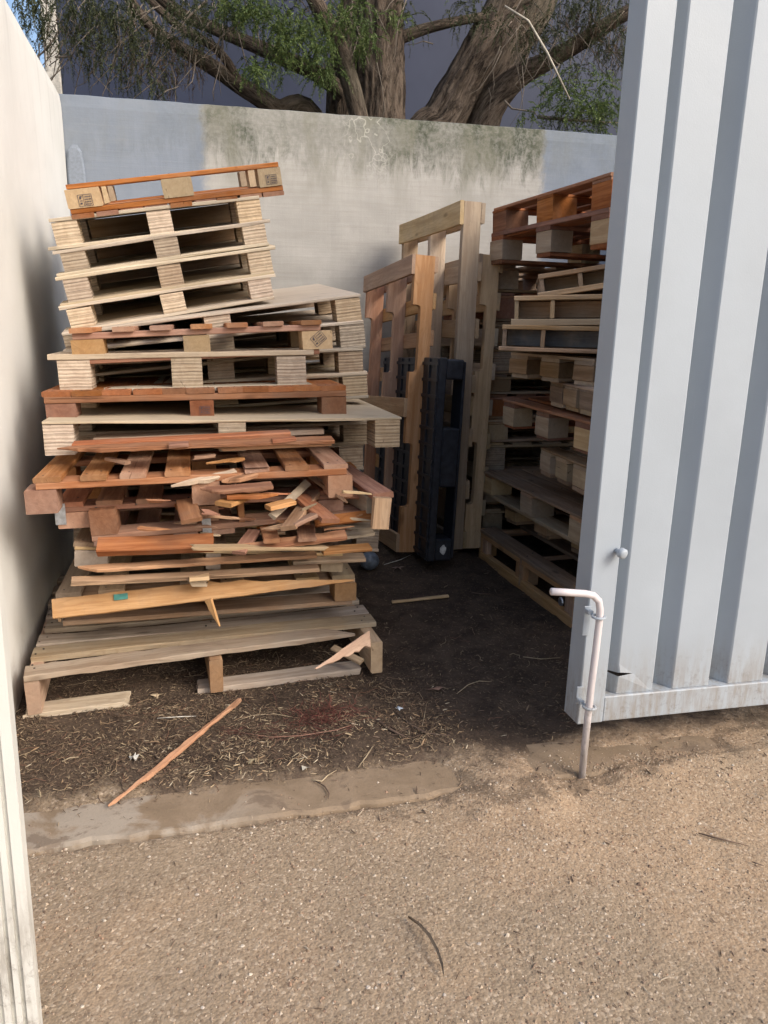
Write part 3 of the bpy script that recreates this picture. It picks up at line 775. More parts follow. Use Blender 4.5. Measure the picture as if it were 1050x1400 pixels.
def stringer_pallet(name, label, M4, Wd, Ln, H, group=None, nt_=8, nb=3, t=.02, st='tan', dk='tan', bt=None, sw=.038, notch=True, bwd=.09, skip=(), nofs=(.16,.38), lean=0):
    """three notched stringers along y at x=-W/2,0,W/2; boards across x on both faces"""
    root = empty(name, M4, label, 'pallet', group)
    hs = H-2*t
    for k, x in enumerate((-Wd/2+sw/2, 0, Wd/2-sw/2)):
        if notch:
            a, b_ = nofs
            v, f = notched(Ln, hs, sw, [(Ln*a, Ln*b_, .042), (Ln*(1-b_), Ln*(1-a), .042)])
        else: v, f = board_mesh(Ln, sw, hs)
        o = mesh_obj('stringer', v, f, W[st], root, matrix=Matrix.Translation((x, 0, t+hs/2)) @ Matrix.Rotation(math.pi/2, 4, 'Z'))
    for i in range(nt_):
        if i in skip: continue
        y = -Ln/2+bwd/2+(Ln-bwd)*i/(nt_-1)
        piece('deck_board', (0, y, H-t/2), (Wd*random.uniform(.995,1.01), bwd*random.uniform(.9,1.05), t), dk, root, 'x', rot=random.gauss(0,.004), warp=.002)
    for i in range(nb):
        y = -Ln/2+bwd*.55+(Ln-bwd*1.1)*i/(nb-1)
        piece('bottom_board', (0, y, t/2), (Wd, bwd*1.15, t), bt or dk, root, 'x', rot=random.gauss(0,.004), warp=.002)
    return root

GL = 'pallets stacked against the left wall'
# ------- rear column of wide plywood pallets (right ends show), bottom to top
def rear(name, label, fl, fr, Y, dep, H, **k): return ply_pallet(name, label, at(*fl, Y), at(*fr, Y), dep, H, GL, closed=True, **k)
YJ = 3.24
for (lb, fl, fr, H, kw) in (
 ('dull plywood pallet low in the rear of the left stack, behind the splintered boards', (100,712), (520,722), .11, dict(blk='lamd', sheet='grey', bw=.1)),
 ('dull plywood pallet behind the heap of broken boards, second from the ground in the rear', (100,668), (512,660), .12, dict(blk='lamd', sheet='grey')),
 ('plywood pallet seen only at its right end behind the open-decked reddish pallet', (95,622), (497,606), .115, dict(blk='lamd', sheet='lamd')),
 ('plywood pallet whose right end shows under the big pale plywood deck', (95,592), (503,576), .10, dict(blk='lamd', sheet='lamd')),
 ('plywood pallet whose laminated right block sits just above the big pale plywood deck', (90,532), (502,507), .115, dict(blk='lam', sheet='ply')),
 ('plywood pallet third from the top of the wide ones in the left stack', (88,498), (496,476), .115, dict(blk='lam', sheet='ply', pitch=2.6)),
 ('plywood pallet second from the top of the wide ones at the right, its deck sloping', (86,478), (497,438), .115, dict(blk='lamd', sheet='ply', pitch=4.2)),
):
    rear('plywood_pallet', lb, fl, fr, YJ, .95, H, **kw)
rear('plywood_pallet', 'wide pale plywood pallet tilted up to the right, topmost of the wide ones', (84,455), (493,402), YJ, 1.05, .108, blk='lam', sheet='ply', pitch=5.3, over=(0,.005), tb=.001)
# ------- leaning group of narrower plywood pallets on top
YK = 3.30
KL = [((66,300), (354,267), 'narrow plywood pallet, uppermost of the four tilted ones below the reddish pallet'),
      ((71,343), (369,300), 'narrow tilted plywood pallet, second of four from the top'),
      ((75,380), (376,336), 'narrow tilted plywood pallet, third of four from the top'),
      ((80,421), (376,373), 'narrow tilted plywood pallet, lowest of four, resting on the wide sloping plywood deck')]
for i, (fl, fr, lb) in enumerate(KL):
    A = at(*fl, YK); B_ = at(*fr, YK)
    nl = KL[i+1][0] if i < 3 else (90,458)
    H = (A - at(*nl, YK)).length*(1.0)-.002
    ply_pallet('plywood_pallet', lb, A, B_, .9, H, GL, pitch=7.5, ts=.013, tb=.013, bw=.092, over=(.004 if i == 0 else .022, .0 if i == 0 else .022), bot2=(.0,.03), closed=True, full=True)
# ------- top reddish pallet, upside down
A = at(86,253,YK-.02); B_ = at(383,221,YK-.02)
top = block_pallet('block_pallet', 'reddish block pallet lying upside down on the very top of the left stack', A, B_, .95, .122, GL, deck='red', lead='red', blk='pine', bot='red',
    nd=9, dw=.085, inv=True, blkmats=('pine','pine','pine'), bw=(.125,.115,.09), tdeck=.017, tlead=.019, tbot=.017, blkx=None, pitch=9.5)
hw = (B_-A).length/2
stamp(top, (-hw+.066, -.475-.0026, .062), .05); stamp(top, (hw-.045, -.475-.0026, .062), .042)
# ------- middle pallets in front
YI = 2.98
A = at(97,449,YI); B_ = at(438,437,YI)
pi_ = block_pallet('block_pallet', 'orange-red pallet with pale blocks and board ends along its top, middle of the left stack', A, B_, .95, .128, GL, deck='redl', lead='redl', blk='tan', bot='red',
    nd=7, dw=.078, blkmats=('orange','tan','pine'), bw=(.11,.095,.115), tdeck=.018, tlead=.022, tbot=.018, over=.018, blkx=[-.40, -.02, .435])
stamp(pi_, (.435, -.475-.003, .058), .05, R(38))
YH = 2.98
ply_pallet('plywood_pallet', 'pale cream plywood pallet with thick laminated blocks, between two reddish pallets', at(64,484,YH), at(429,479,YH), .95, .148, GL, ts=.02, tb=.02, bw=.11, over=(.03,.03), bot2=(.02,.02), closed=True)
YG = 2.90
pg = block_pallet('block_pallet', 'dark red pallet with reddish blocks, sitting on the big pale plywood deck', at(58,536,YG), at(474,527,YG), 1.1, .128, GL, deck='red', lead='red', blk='red', bot='red', nd=11, dw=.1, bottom='y',
    bw=(.10,.085,.095), tdeck=.018, tlead=.024, tbot=.012, jit=.002, nail=True)
stamp(pg, (.008, -.55-.0026, .05), .035)
YF = 2.76
ply_pallet('plywood_pallet', 'big pale plywood pallet jutting out furthest right in the left stack', at(57,577,YF), at(549,570,YF), 1.15, .115, GL, ts=.009, tb=.001, bw=.095, bl=.13, over=(.002,.004), closed=True)

# ------- D: reddish pallet with open deck
YDD = 2.56
block_pallet('block_pallet', 'open-decked reddish pallet with one board missing, above the heap of broken boards', at(46,654,YDD), at(475,634,YDD), .95, .118, GL, deck='redl', lead='redl', blk='redl', bot='red', nd=8, dw=.082,
    skip=(4,), bw=(.095,.09,.085), tdeck=.017, tlead=.022, tbot=.001, bottom='none', nail=True, broken={5:.03}, blkx=[-.485, 0.02, .478])
# ------- E and C: broken pallets below
YE = 2.66
e = block_pallet('block_pallet', 'broken reddish pallet with a steel strap on its left block, under the open-decked one', at(74,688,YE), at(470,670,YE), .95, .09, GL, deck='red', lead='red', blk='redl', bot='redl', nd=8, dw=.085, skip=(3,5,6),
    bw=(.13,.09,.09), tdeck=.016, tlead=.018, tbot=.001, bottom='none', warp=.008)
b = MB(); b.box((-.47, -.478, .052), (.034, .003, .072), bev=.001); b.build('strap', GALV, e)
YC = 2.62
c_ = block_pallet('block_pallet', 'broken pallet lying inverted in the heap, steel strap on its long front board', at(120,698,YC), at(520,664,YC), .95, .125, GL, deck='redl', lead='redl', blk='redl', bot='redl', nd=8, dw=.085, skip=(4,),
    inv=True, bw=(.085,.02,.05), tdeck=.017, tlead=.02, tbot=.001, bottom='none', warp=.006, blkmats=('red','redl','orange'))
b = MB(); b.box((-.12, -.4785, .035), (.03, .003, .055), bev=.001); b.build('strap', GALV, c_)
b = MB(); b.box((.025, -.4785, .03), (.028, .003, .05), bev=.001)
YP2 = 2.66
block_pallet('block_pallet', 'weathered pallet with a knotty grey left block and thin long boards, below the splintered heap', at(101,742,YP2), at(470,752,YP2), .9, .085, GL, deck='brown', lead='tan', blk='grey', bot='brown', nd=7, dw=.09, skip=(2,4),
    bw=(.105,.05,.08), tdeck=.014, tlead=.012, tbot=.001, bottom='none', warp=.006)
YP1 = 2.78
block_pallet('block_pallet', 'brown pallet whose front board has split away, lying on the bottom pallet', at(76,812,YP1), at(487,785,YP1), .9, .125, GL, deck='tan', lead='brown', blk='orange', bot='brown', nd=8, dw=.088, skip=(2,5),
    bw=(.01,.01,.085), tdeck=.017, tlead=.018, tbot=.018, warp=.006)

# ------- bottom weathered pallet
fl = at(49,905,2.56); zb = .185
M4, Wd = frame3(Vector((-.592,2.555,.165)), Vector((.655,2.62,.165)), .165, 0, 0, 1.1)
M4.translation.z = .012
bp = empty('stringer_pallet', M4, 'weathered grey pallet on the ground under the left stack, its front deck board splintered', 'pallet', GL)
hw = Wd/2
for k, x in enumerate((-hw+.025, .0, hw-.03)):
    piece('stringer', (x, 0, .082), (1.1, .045, .125), ('orange','orange','tan')[k], bp, 'y', rough=.003, bev=.004)
for (y, a, b_, w_, kw) in ((-.478, -hw-.0, hw-.10, .088, dict(taper=(0,-.13))), (-.355, -hw+.005, hw+.01, .095, {}), (-.245, -hw+.01, hw+.01, .098, {}), (-.095, -hw+.02, hw+.01, .092, {}), (.04, -hw+.01, hw+.01, .09, {}), (.19,-hw,hw,.09,{}), (.35,-hw,hw,.09,{}), (.5,-hw,hw,.09,{})):
    piece('deck_board', ((a+b_)/2, y, .155), (b_-a, w_, .02), 'grey', bp, 'x', rot=random.gauss(0,.004) if y > -.4 else .062, warp=.004, rough=.003, **kw)
for (x, y, L) in ((-hw+.16, -.50, .34), (.235, -.47, .63)):
    piece('bottom_board', (x, y, .012), (L, .085, .022), 'grey', bp, 'x', rough=.003, broke=(.03, .02), rot=.015)
nails(bp, [(x+dx, y+dy) for x in (-hw+.03, 0, hw-.03) for y in (-.355,-.245,-.095,.04) for dx, dy in ((-.012,-.02),(.01,.02))]+[(-hw+.03,-.5),(-hw+.02,-.47)], .166)

# ------- loose planks, each one laid where it lies
GP = 'loose broken boards in the left stack'
def plank(label, p0, p1, w_, t_, mat, up=(0,0,1), name='loose_plank', group=GP, cat='plank', roll=0, **kw):
    p0 = Vector(p0); p1 = Vector(p1); x = (p1-p0); L = x.length; x.normalize()
    z = Vector(up); y = z.cross(x).normalized(); z = x.cross(y)
    if roll:
        rr = Matrix.Rotation(R(roll), 3, x); y = rr @ y; z = rr @ z
    if name == 'loose_plank' and .014 < t_ < .0205 and w_ < .095: t_ *= .75; w_ *= .78
    v, f = board_mesh(L, w_, t_, **{**dict(warp=.005, rough=.003), **kw})
    o = mesh_obj(name, v, f, W[mat] if isinstance(mat, str) else mat, None, matrix=frame((p0+p1)/2, x, y, z))
    return tag(o, label, cat, group)
PL = [
 ('long split orange board with a green mark slanting across the lower stack', (72,833,2.60), (482,782,2.60), .085, .02, 'orange', 62, dict(taper=(0,-.5), rough=.003)),
 ('short splintered offcut hanging below the long split orange board', (284,820,2.57), (296,858,2.53), .045, .02, 'orange', 75, dict(taper=(0,.12))),
 ('upper of two thin long boards beneath the knotty grey block', (106,779,2.56), (432,758,2.6), .052, .017, 'orange', 8, dict(taper=(.06,0))),
 ('lower of two thin long boards, its left end split, beneath the knotty grey block', (97,795,2.55), (435,776,2.6), .055, .019, 'orange', 8, dict(broke=(.02,0))),
 ('plank lying under the big plywood pallet, longest of the flat reddish ones', (76,616,2.62), (455,601,2.62), .09, .018, 'red', 4, dict(taper=(.12,0))),
 ('second flat reddish plank tucked up under the big plywood pallet', (100,608,2.70), (396,592,2.70), .09, .018, 'red', 2, {}),
 ('dusty dark plank at the back beneath the big plywood pallet', (130,600,2.85), (440,588,2.85), .10, .018, 'brown', 2, {}),
 ('orange plank end showing at the right beneath the flat reddish planks', (300,612,2.66), (452,606,2.64), .07, .016, 'heapo', 5, dict(broke=(.03,0))),
 ('short reddish offcut at the right end of the flat planks', (372,603,2.60), (404,600,2.60), .05, .018, 'heap', 0, {}),
 ('tiny offcut on the flat planks near the middle', (231,609,2.58), (258,607,2.58), .05, .014, 'heap', 0, {}),
 ('jagged chip of bark-coloured wood on the open deck', (262,626,2.62), (298,622,2.62), .05, .016, 'heapo', 0, dict(broke=(.03,.03))),
 ('short pale sliver on the open deck, beside the jagged chip', (283,634,2.60), (334,627,2.62), .03, .015, 'heapo', 0, dict(taper=(.08,0))),
 ('slim sliver slanting across the left gap of the open deck', (147,627,2.66), (175,633,2.60), .025, .012, 'heapo', 0, {}),
 ('slim dusty stick slanting right in the upper heap, tapering at its left', (236,667,2.52), (322,645,2.60), .035, .02, 'tan', 15, dict(taper=(.12,0))),
 ('pale stick end just right of the slim dusty one', (306,660,2.52), (365,644,2.6), .04, .02, 'heapo', 10, dict(taper=(.05,0))),
 ('wide reddish board pointing left in the heap, one end splintered', (275,672,2.50), (372,664,2.52), .06, .02, 'heap', 10, dict(taper=(.06,0))),
 ('fat blunt offcut in the heap with a pale sawn end', (305,690,2.46), (335,678,2.60), .075, .02, 'heapo', 4, {}),
 ('pointed reddish offcut above the fat blunt one', (310,679,2.50), (381,678,2.50), .05, .018, 'heap', 4, dict(taper=(0,.07))),
 ('pale wedge-ended piece in the centre of the heap', (366,694,2.46), (401,686,2.50), .05, .02, 'heapo', 5, {}),
 ('reddish piece standing out towards the front, left of the steel strap', (262,712,2.44), (254,684,2.62), .085, .018, 'heap', -8, {}),
 ('broad short board thrown diagonally in the heap', (452,712,2.44), (409,678,2.66), .09, .02, 'heap', 8, {}),
 ('second broad short board crossing the diagonal one', (394,722,2.42), (432,672,2.72), .07, .02, 'heapo', -12, {}),
 ('third broad board in the heap, pointing right and down', (430,704,2.46), (400,718,2.44), .08, .02, 'heapo', 10, {}),
 ('grey-white thin strip of wood standing up in the heap', (372,706,2.48), (420,660,2.70), .03, .014, 'grey', 40, {}),
 ('broken board leaning from the back right of the heap', (482,690,2.50), (430,655,2.75), .07, .018, 'heapo', 25, dict(taper=(.16,0))),
 ('darker board at the back right of the heap', (470,672,2.72), (420,648,2.8), .08, .018, 'brown', 20, {}),
 ('pale thin strip with a white painted edge under the heap', (262,748,2.48), (446,748,2.5), .05, .016, 'tan', 6, dict(broke=(.02,.02))),
 ('second pale thin strip just right of the white-edged one', (440,753,2.5), (506,748,2.52), .06, .018, 'heapo', 10, {}),
 ('reddish board rising to the right at the lower heap', (318,752,2.49), (473,731,2.5), .05, .018, 'heap', 30, dict(taper=(.1,0))),
 ('thick reddish board lying low at the left of the heap, strapped with dark steel', (134,748,2.56), (292,742,2.52), .06, .03, 'heap', 35, {}),
 ('short stub under the reddish rising board', (326,756,2.46), (348,726,2.6), .06, .018, 'heap', 0, {}),
 ('second short stub under the reddish rising board', (372,740,2.46), (366,722,2.62), .07, .018, 'heap', 0, {}),
 ('third short stub under the reddish rising board', (420,738,2.46), (418,720,2.62), .08, .018, 'heap', 0, {}),
 ('grey board sticking out right at the foot of the heap', (395,741,2.62), (510,727,2.62), .07, .018, 'grey', 8, {}),
 ('lowest grey board sticking out right above the round bottle base', (400,766,2.66), (498,762,2.66), .08, .018, 'brown', 6, {}),
 ('long orange board forming the front right edge of the heap', (430,714,2.56), (512,704,2.56), .05, .018, 'heap', 50, {}),
 ('board forming the right end of the heap, running away from the camera', (524,678,2.50), (468,640,3.05), .075, .022, 'heap', -4, {}),
 ('short upright board end hanging at the right corner of the heap', (523,680,2.485), (519,722,2.485), .06, .03, 'orange', 90, {}),
 ('inner rail of wood just inside the right end of the heap', (512,690,2.56), (462,662,3.0), .06, .06, 'tan', 0, {}),
 ('knobbly chip resting on the long split orange board', (262,794,2.58), (286,793,2.58), .05, .03, 'tan', 0, dict(broke=(.02,.02), rough=.006)),
 ('pale offcut under the lower thin long board', (259,790,2.56), (286,788,2.56), .05, .014, 'pine', 0, {}),
]
for (lb, a, c, w_, t_, mt, rl, kw) in PL:
    plank(lb, at(*a), at(*c), w_, t_, mt, roll=rl, **kw)
for i in range(30):
    x = random.uniform(180, 480); y = random.uniform(672, 735); Y_ = random.uniform(2.46, 2.7); an = random.gauss(0, .5)
    p = at(x, y, Y_); L_ = random.uniform(.05,.14); q = p + Vector((math.cos(an)*L_, -abs(math.sin(an))*L_*.6, random.gauss(0,.012)))
    plank('small splintered offcut wedged in the heap of broken boards', p, q, random.uniform(.012,.032), random.uniform(.005,.011), random.choice(['heap','heapo','heap','red','orange','tan']), roll=random.gauss(0,15), name='wood_splinter', cat='splinter', group='small splinters in the heap', taper=random.choice([(.05,0),(0,.06),(0,-.05)]), broke=(.01,.01))
plank('splintered orange board leaning against the right corner of the bottom pallet', at(437,924,2.38), at(510,872,2.52), .075, .02, 'orange', roll=55, taper=(.30,.04))
plank('pale broken sliver under the bottom pallet near the leaning splintered board', at(455,885,2.7), at(495,905,2.6), .035, .015, 'tan', roll=20)
b = MB(); b.box((0,0,0), (.045,.02,.0015)); gm = b.build('paint_mark', simple('green_marker', (.05,.20,.17), .7), None)
pl0 = [o for o in D.objects if o.name.startswith('loose_plank') and 'green mark' in o.get('label', '')][0]
gm.parent = pl0; gm.location = (-.29, .012, .0112); gm['label'] = 'small green marker stroke'

# ------------------------------------------------------------------ standing pallets
GS = 'pallets standing on end by the back wall'
def standing(name, label, foot, top_, back, Wd, H, **k):
    """foot/top: front stringer's lower and upper left corners; back: horizontal direction away from the camera"""
    up = (top_-foot); Ln = up.length; up.normalize()
    bk = Vector(back).normalized(); bk = (bk-up*bk.dot(up)).normalized()
    zz = bk.cross(up).normalized()       # towards the deck side
    if zz.x < 0: zz = -zz
    # pallet x = across stringers (bk), y = along stringers, z = thickness; keep right-handed
    x = bk; z = zz; y = z.cross(x)
    o = foot + up*Ln/2 + bk*Wd/2
    return stringer_pallet(name, label, frame(o, x, y, z), Wd, Ln, H, GS, **k)
YS = 3.82
f1 = at(541,755,YS); t1 = at(564,347,YS+.10)
standing('stringer_pallet', 'pinkish pallet standing on end, leftmost of those by the back wall', f1, t1, (-.045,1,.055), .93, .142, st='pink', dk='orange', bt='orange', nt_=9, nb=3, bwd=.085, t=.018)
f2 = at(606,752,YS+.05); t2 = at(630,274,YS+.05)
standing('stringer_pallet', 'tallest pale pallet standing on end beside the black plastic pallet', f2, t2, (-.05,1,.045), 1.0, .135, st='tan', dk='tan', bt='tan', nt_=7, nb=3, bwd=.10, t=.02, notch=False)
f3 = at(629,750,YS+.08); t3 = at(656,347,YS+.12)
standing('stringer_pallet', 'pale notched pallet standing on end, rightmost of those by the back wall', f3, t3, (-.05,1,0), .95, .135, st='tan', dk='tan', bt='tan', nt_=9, nb=3, bwd=.09, t=.019)

# black plastic pallet on end
f4 = at(591,768,3.62); t4 = at(609,489,3.66)
up = (t4-f4); Hh = up.length; up.normalize(); bk = Vector((-.045,1,0)); bk = (bk-up*bk.dot(up)).normalized(); rt = bk.cross(up); rt = rt if rt.x > 0 else -rt
bpl = empty('plastic_pallet', frame(f4, rt, bk, up), 'black moulded plastic pallet standing on end between the wooden ones', 'pallet', GS)
TW = .105; DW = .95
b = MB(); b.box((-.008, DW/2, Hh/2), (.040, DW, Hh), bev=.004); b.box((.06, DW/2+.03, Hh/2), (.10, .012, Hh-.02))
for i in range(13): b.box((-.031, DW/2, .03+(Hh-.06)*i/12), (.010, DW-.01, .016))
for j in range(9): b.box((-.0311, .02+(DW-.04)*j/8, Hh/2), (.0101, .014, Hh-.012))
b.build('deck', BLACKP, bpl)
for k, z in enumerate((0.0, .5, 1.0)):
    hgt = (.115, .30, .10)[k]
    zc = (.06, Hh*.52, Hh-.055)[k]
    for j, y in enumerate((.075, DW/2, DW-.075)):
        b = MB(); b.box((.012+(TW-.012)/2, y, zc), (TW-.012, .15, hgt), bev=.008); b.build('foot', BLACKP, bpl)
for y in (.075, DW/2, DW-.075):
    b = MB(); b.box((TW+.006, y, Hh/2), (.014, .13, Hh-.03), bev=.003); b.build('runner', BLACKP, bpl)
b = MB()
for i in range(14):
    an = 2*math.pi*i/14; b.v.append(Vector((.055+.014*math.cos(an)*(1+.5*random.random()), -.0012, .062+.018*math.sin(an)*(1+.6*random.random()))))
b.f.append(tuple(range(14))); o = b.build('paint_splat', simple('white_splat', (.6,.6,.58), .7), bpl); o['label'] = 'small white paint splat'

# ------------------------------------------------------------------ right-hand stack
GRS = 'pallets stacked against the right side'
# rear column: block pallets facing the camera, left ends seen
RB = [(660,697,'grey'),(664,650,'tan'),(664,606,'tan'),(667,574,'tan'),(668,540,'red'),(670,512,'brown'),(671,474,'tan'),(674,440,'brown'),(676,400,'red'),(680,362,'brown')]
rear_lab = ['lowest pallet of the rear column on the right, grey with a dark gap',
 'second lowest pallet of the rear right column, level with the planked deck','pale-blocked pallet third from the ground in the rear right column','fourth pallet from the ground in the rear right column',
 'reddish-ended pallet fifth from the ground in the rear right column','dusty brown pallet midway up the rear right column','pale pallet just above the middle of the rear right column',
 'brown pallet in the rear right column beside the boxed grey-blue compartments','reddish pallet high in the rear right column','dark pallet uppermost below the two tilted reddish ones, rear right']
YR = 4.02
for i, (x, y, mt) in enumerate(RB):
    ny = 740 if i == 0 else RB[i-1][1]
    A = at(x, y, YR); H = (A-at(x, ny, YR)).length-.004
    block_pallet('block_pallet', rear_lab[i], A, A+Vector((1.15, -.02+.04*(i % 2), .01*math.sin(i*2.1))), .92, min(H,.17), GRS, deck=mt, lead=mt, blk='lamd' if i in (2,6) else mt, bot='brown', nd=7, dw=.11, tdeck=.013, tlead=.014, tbot=.014, bw=(.12,.12,.12), bl=.13)
def side_pallet(label, back, front, Xb, Xf, H, width=1.1, inv=False, roll=0, name='block_pallet', pitchx=0.0, ply=None, **k):
    """pallet whose left edge runs away from the camera: top-left-front and top-left-back corners given by photo points on planes of X"""
    Bk = atx(*back, Xb); Fr = atx(*front, Xf)
    yv = (Bk-Fr); dep = yv.length; yv.normalize()
    x = Vector((yv.y, -yv.x, 0)).normalized(); x = (x+Vector((0,0,math.tan(R(pitchx))))); x = (x-yv*x.dot(yv)).normalized()
    FR = Fr + x*width
    # use frame built directly
    z = x.cross(yv)
    return Fr, FR, dep, x, yv, z
def put_block(label, back, front, Xb, Xf, H, width=1.1, pitchx=0.0, **k):
    Fr, FR, dep, x, y, z = side_pallet(label, back, front, Xb, Xf, H, width, pitchx=pitchx)
    r_ = block_pallet('block_pallet', label, Vector((0,0,0)), Vector((width,0,0)), dep, H, GRS, **k)
    r_.matrix_basis = frame(Fr + x*width/2 + y*dep/2 - z*H, x, y, z); return r_
XS = 1.45
def turned(label, back, front, Yb, Yf, H, width=1.1, pitchx=0.0, **k):
    Bk = at(*back, Yb); Fr = at(*front, Yf); y = Bk-Fr; dep = y.length; y.normalize()
    x = Vector((y.y, -y.x, 0)).normalized()+Vector((0,0,math.tan(R(pitchx)))); x = (x-y*x.dot(y)).normalized(); z = x.cross(y)
    r_ = block_pallet('block_pallet', label, Vector((0,0,0)), Vector((width,0,0)), dep, H, GRS, **k)
    r_.matrix_basis = frame(Fr + x*width/2 + y*dep/2 - z*H, x, y, z); return r_
# top two reddish
turned('reddish pallet on the very top of the right-hand stack', (673,285), (836,235), 3.95, 3.02, .15, 1.1, 1.0, deck='red', lead='red', blk='red', bot='red', nd=9, bl=.13, bw=(.13,)*3, bottom='y', tdeck=.014, tlead=.012, closed=True)
turned('reddish pallet with pale blocks, second from the top of the right-hand stack', (671,319), (833,283), 3.95, 3.02, .155, 1.1, 0.0, deck='red', lead='red', blk='tan', bot='red', nd=9, bl=.12, bw=(.12,)*3, blkmats=('pine','pine','pine'), tdeck=.02, tlead=.02, closed=True)
# boxed, board-sided pallets facing the camera
def boxed(label, fl, fr, Yf, H, mat, panel, dep=.9, divs=(.45,), yaw=0.0, thick=.022, group=GRS):
    A = at(*fl, Yf); hd_ = Vector((math.cos(R(24)), -math.sin(R(24)), 0)); d = _ray(*fr)
    tt = (A.x*hd_.y - A.y*hd_.x)/(d.x*hd_.y - d.y*hd_.x); B_ = CAM + d*tt     # where the sight line meets the pallet's face
    ux = (B_-A).normalized(); B2 = A+ux*1.0
    M4, Wd = frame3(A, B2, H, yaw, 0, dep)
    root = empty('box_pallet', M4, label, 'pallet', group)
    piece('deck_sheet', (0, 0, H-.009), (Wd, dep, .018), mat, root, 'x', warp=.002)
    piece('bottom_board', (0, -dep/2+.06, thick/2), (Wd+.02, .12, thick), mat, root, 'x', warp=.002)
    piece('bottom_board', (0, dep/2-.06, thick/2), (Wd, .12, thick), mat, root, 'x', warp=.002)
    for x in (-Wd/2+.011,)+tuple(-Wd/2+Wd*d for d in divs)+(Wd/2-.011,):
        piece('divider', (x, 0, (H-.018+thick)/2), (dep-.01, .016, H-.018-thick), mat, root, 'y', warp=.001)
    for y in (-dep/2+.10, dep/2-.1):
        piece('side_panel', (0, y, (H-.018+thick)/2), (Wd-.04, .014, H-.018-thick-.004), panel, root, 'x', warp=.001)
    return root
GREYB = wood('blue_grey_faded_board', (.20,.215,.235), (.12,.125,.14), .4, .5)
W['blue'] = GREYB
boxed('brown board-sided pallet tilted, uppermost of the three boxed ones', (736,375), (828,360), 3.05, .095, 'brown', 'brown', divs=(.165,), yaw=2)
boxed('brown board-sided pallet, middle of the three boxed ones, with two open compartments', (703,405), (822,403), 3.02, .115, 'tan', 'brown', divs=(.155,.5), thick=.026)
boxed('boxed pallet with faded blue-grey panels, lowest of the three', (687,443), (815,446), 3.0, .105, 'brown', 'blue', divs=(.165,.5), thick=.016)
turned('small slatted pallet with squat brown blocks, under the blue-grey boxed one', (698,481), (812,491), 3.25, 2.85, .11, 1.0, 0, deck='brown', lead='tan', blk='brown', bot='tan', nd=8, dw=.06, bl=.10, bw=(.1,)*3, tdeck=.012, tlead=.016)
turned('brown pallet with squared blocks peeping out beneath the small slatted one', (752,520), (812,532), 3.2, 2.75, .11, 1.0, 0, deck='brown', lead='brown', blk='brown', bot='tan', nd=6, bl=.14, bw=(.1,)*3, tdeck=.01, tlead=.01)
turned('reddish-topped pallet with pale blocks, sloping down towards the gate', (688,545), (808,577), 3.55, 2.75, .135, 1.0, 1, deck='red', lead='red', blk='tan', bot='red', nd=8, bl=.12, bw=(.1,)*3, blkmats=('pine','pine','pine'), tdeck=.012, tlead=.022, tbot=.012)
turned('narrow brown pallet just below the sloping reddish-topped one', (739,612), (800,637), 3.3, 2.75, .12, 1.0, 0, deck='brown', lead='tan', blk='tan', bot='brown', nd=7, bl=.14, bw=(.1,)*3, tdeck=.01, tlead=.016)
turned('planked pallet with a full timber deck, second from the ground on the right', (660,643), (798,709), 3.95, 2.80, .135, 1.15, 0, deck='brown', lead='orange', blk='tan', bot='tan', nd=10, dw=.112, bl=.13, bw=(.12,)*3, bottom='y', tdeck=.012, tlead=.014, jit=.001)
turned('small dark pallet filling the gap beneath the planked one', (690,690), (800,735), 3.8, 2.95, .09, 1.05, 0, deck='brown', lead='brown', blk='tan', bot='brown', nd=6, bl=.13, tdeck=.01, tlead=.012)
# lowest, open-sided orange pallet
tb_ = turned('open-sided orange pallet lying lowest in front on the right, with a metal bolt plate', (656,722), (784,806), 3.92, 2.92, .185, 1.1, 0, deck='brown', lead='orange', blk='orange', bot='brown', nd=5, dw=.1, bl=.02, bw=(.1,)*3, bottom='none', tdeck=.02, tlead=.02, tbot=.02)
dpt = (at(656,722,3.92)-at(784,806,2.92)).length
piece('side_rail', (-.55+.02, 0, .162), (dpt, .036, .046), 'orange', tb_, 'y', warp=.002)
piece('side_rail', (-.55+.02, 0, .026), (dpt, .036, .052), 'orange', tb_, 'y', warp=.002)
for y in (-dpt/2+.04, .03, dpt/2-.03): piece('post', (-.55+.028, y, .094), (.086, .09, .03), 'orange', tb_, 'z', seg=2)
b = MB(); b.tube([(-.553, -dpt/2+.09, .095), (-.558, -dpt/2+.09, .095)], [.022, .018], 12); b.build('bolt_plate', GALV, tb_)

# ------------------------------------------------------------------ gate on the right
gy = R(0.0); GX0, GY0, GZ0 = 1.075, 1.90, .145
gate = empty('metal_gate', Matrix.Translation((GX0, GY0, GZ0)) @ Matrix.Rotation(R(.2), 4, 'Z') @ Matrix.Rotation(R(1.33), 4, 'Y'), 'tall pale grey corrugated metal gate standing open in front of the right-hand pallets', 'gate')
GWd, GH_ = 2.1, 2.35
b = MB(); b.box((.0425, .0435, GH_/2), (.085, .087, GH_), bev=.003); b.build('stile', GATE, gate)
b = MB(); b.box((GWd-.0425, .0435, GH_/2), (.085, .087, GH_), bev=.003); b.build('stile', GATE, gate)
b = MB(); b.box((GWd/2, .045, .041), (GWd-.172, .083, .082), bev=.003); b.build('rail', GATE, gate)
b = MB(); b.box((GWd/2, .045, GH_-.041), (GWd-.172, .083, .082), bev=.003); b.build('rail', GATE, gate)
prof = [(.086, .074), (.094, .074), (.127, .020), (.131, .0165), (.251, .016), (.255, .018)]; x = .257
while x < GWd-.22:
    prof += [(x, .074), (x+.032, .074), (x+.066, .020), (x+.070, .0165), (x+.194, .016), (x+.198, .018)]
    x += .2
prof += [(x, .074), (GWd-.086, .074)]
zs = list(np.linspace(.083, GH_-.083, 46)); 
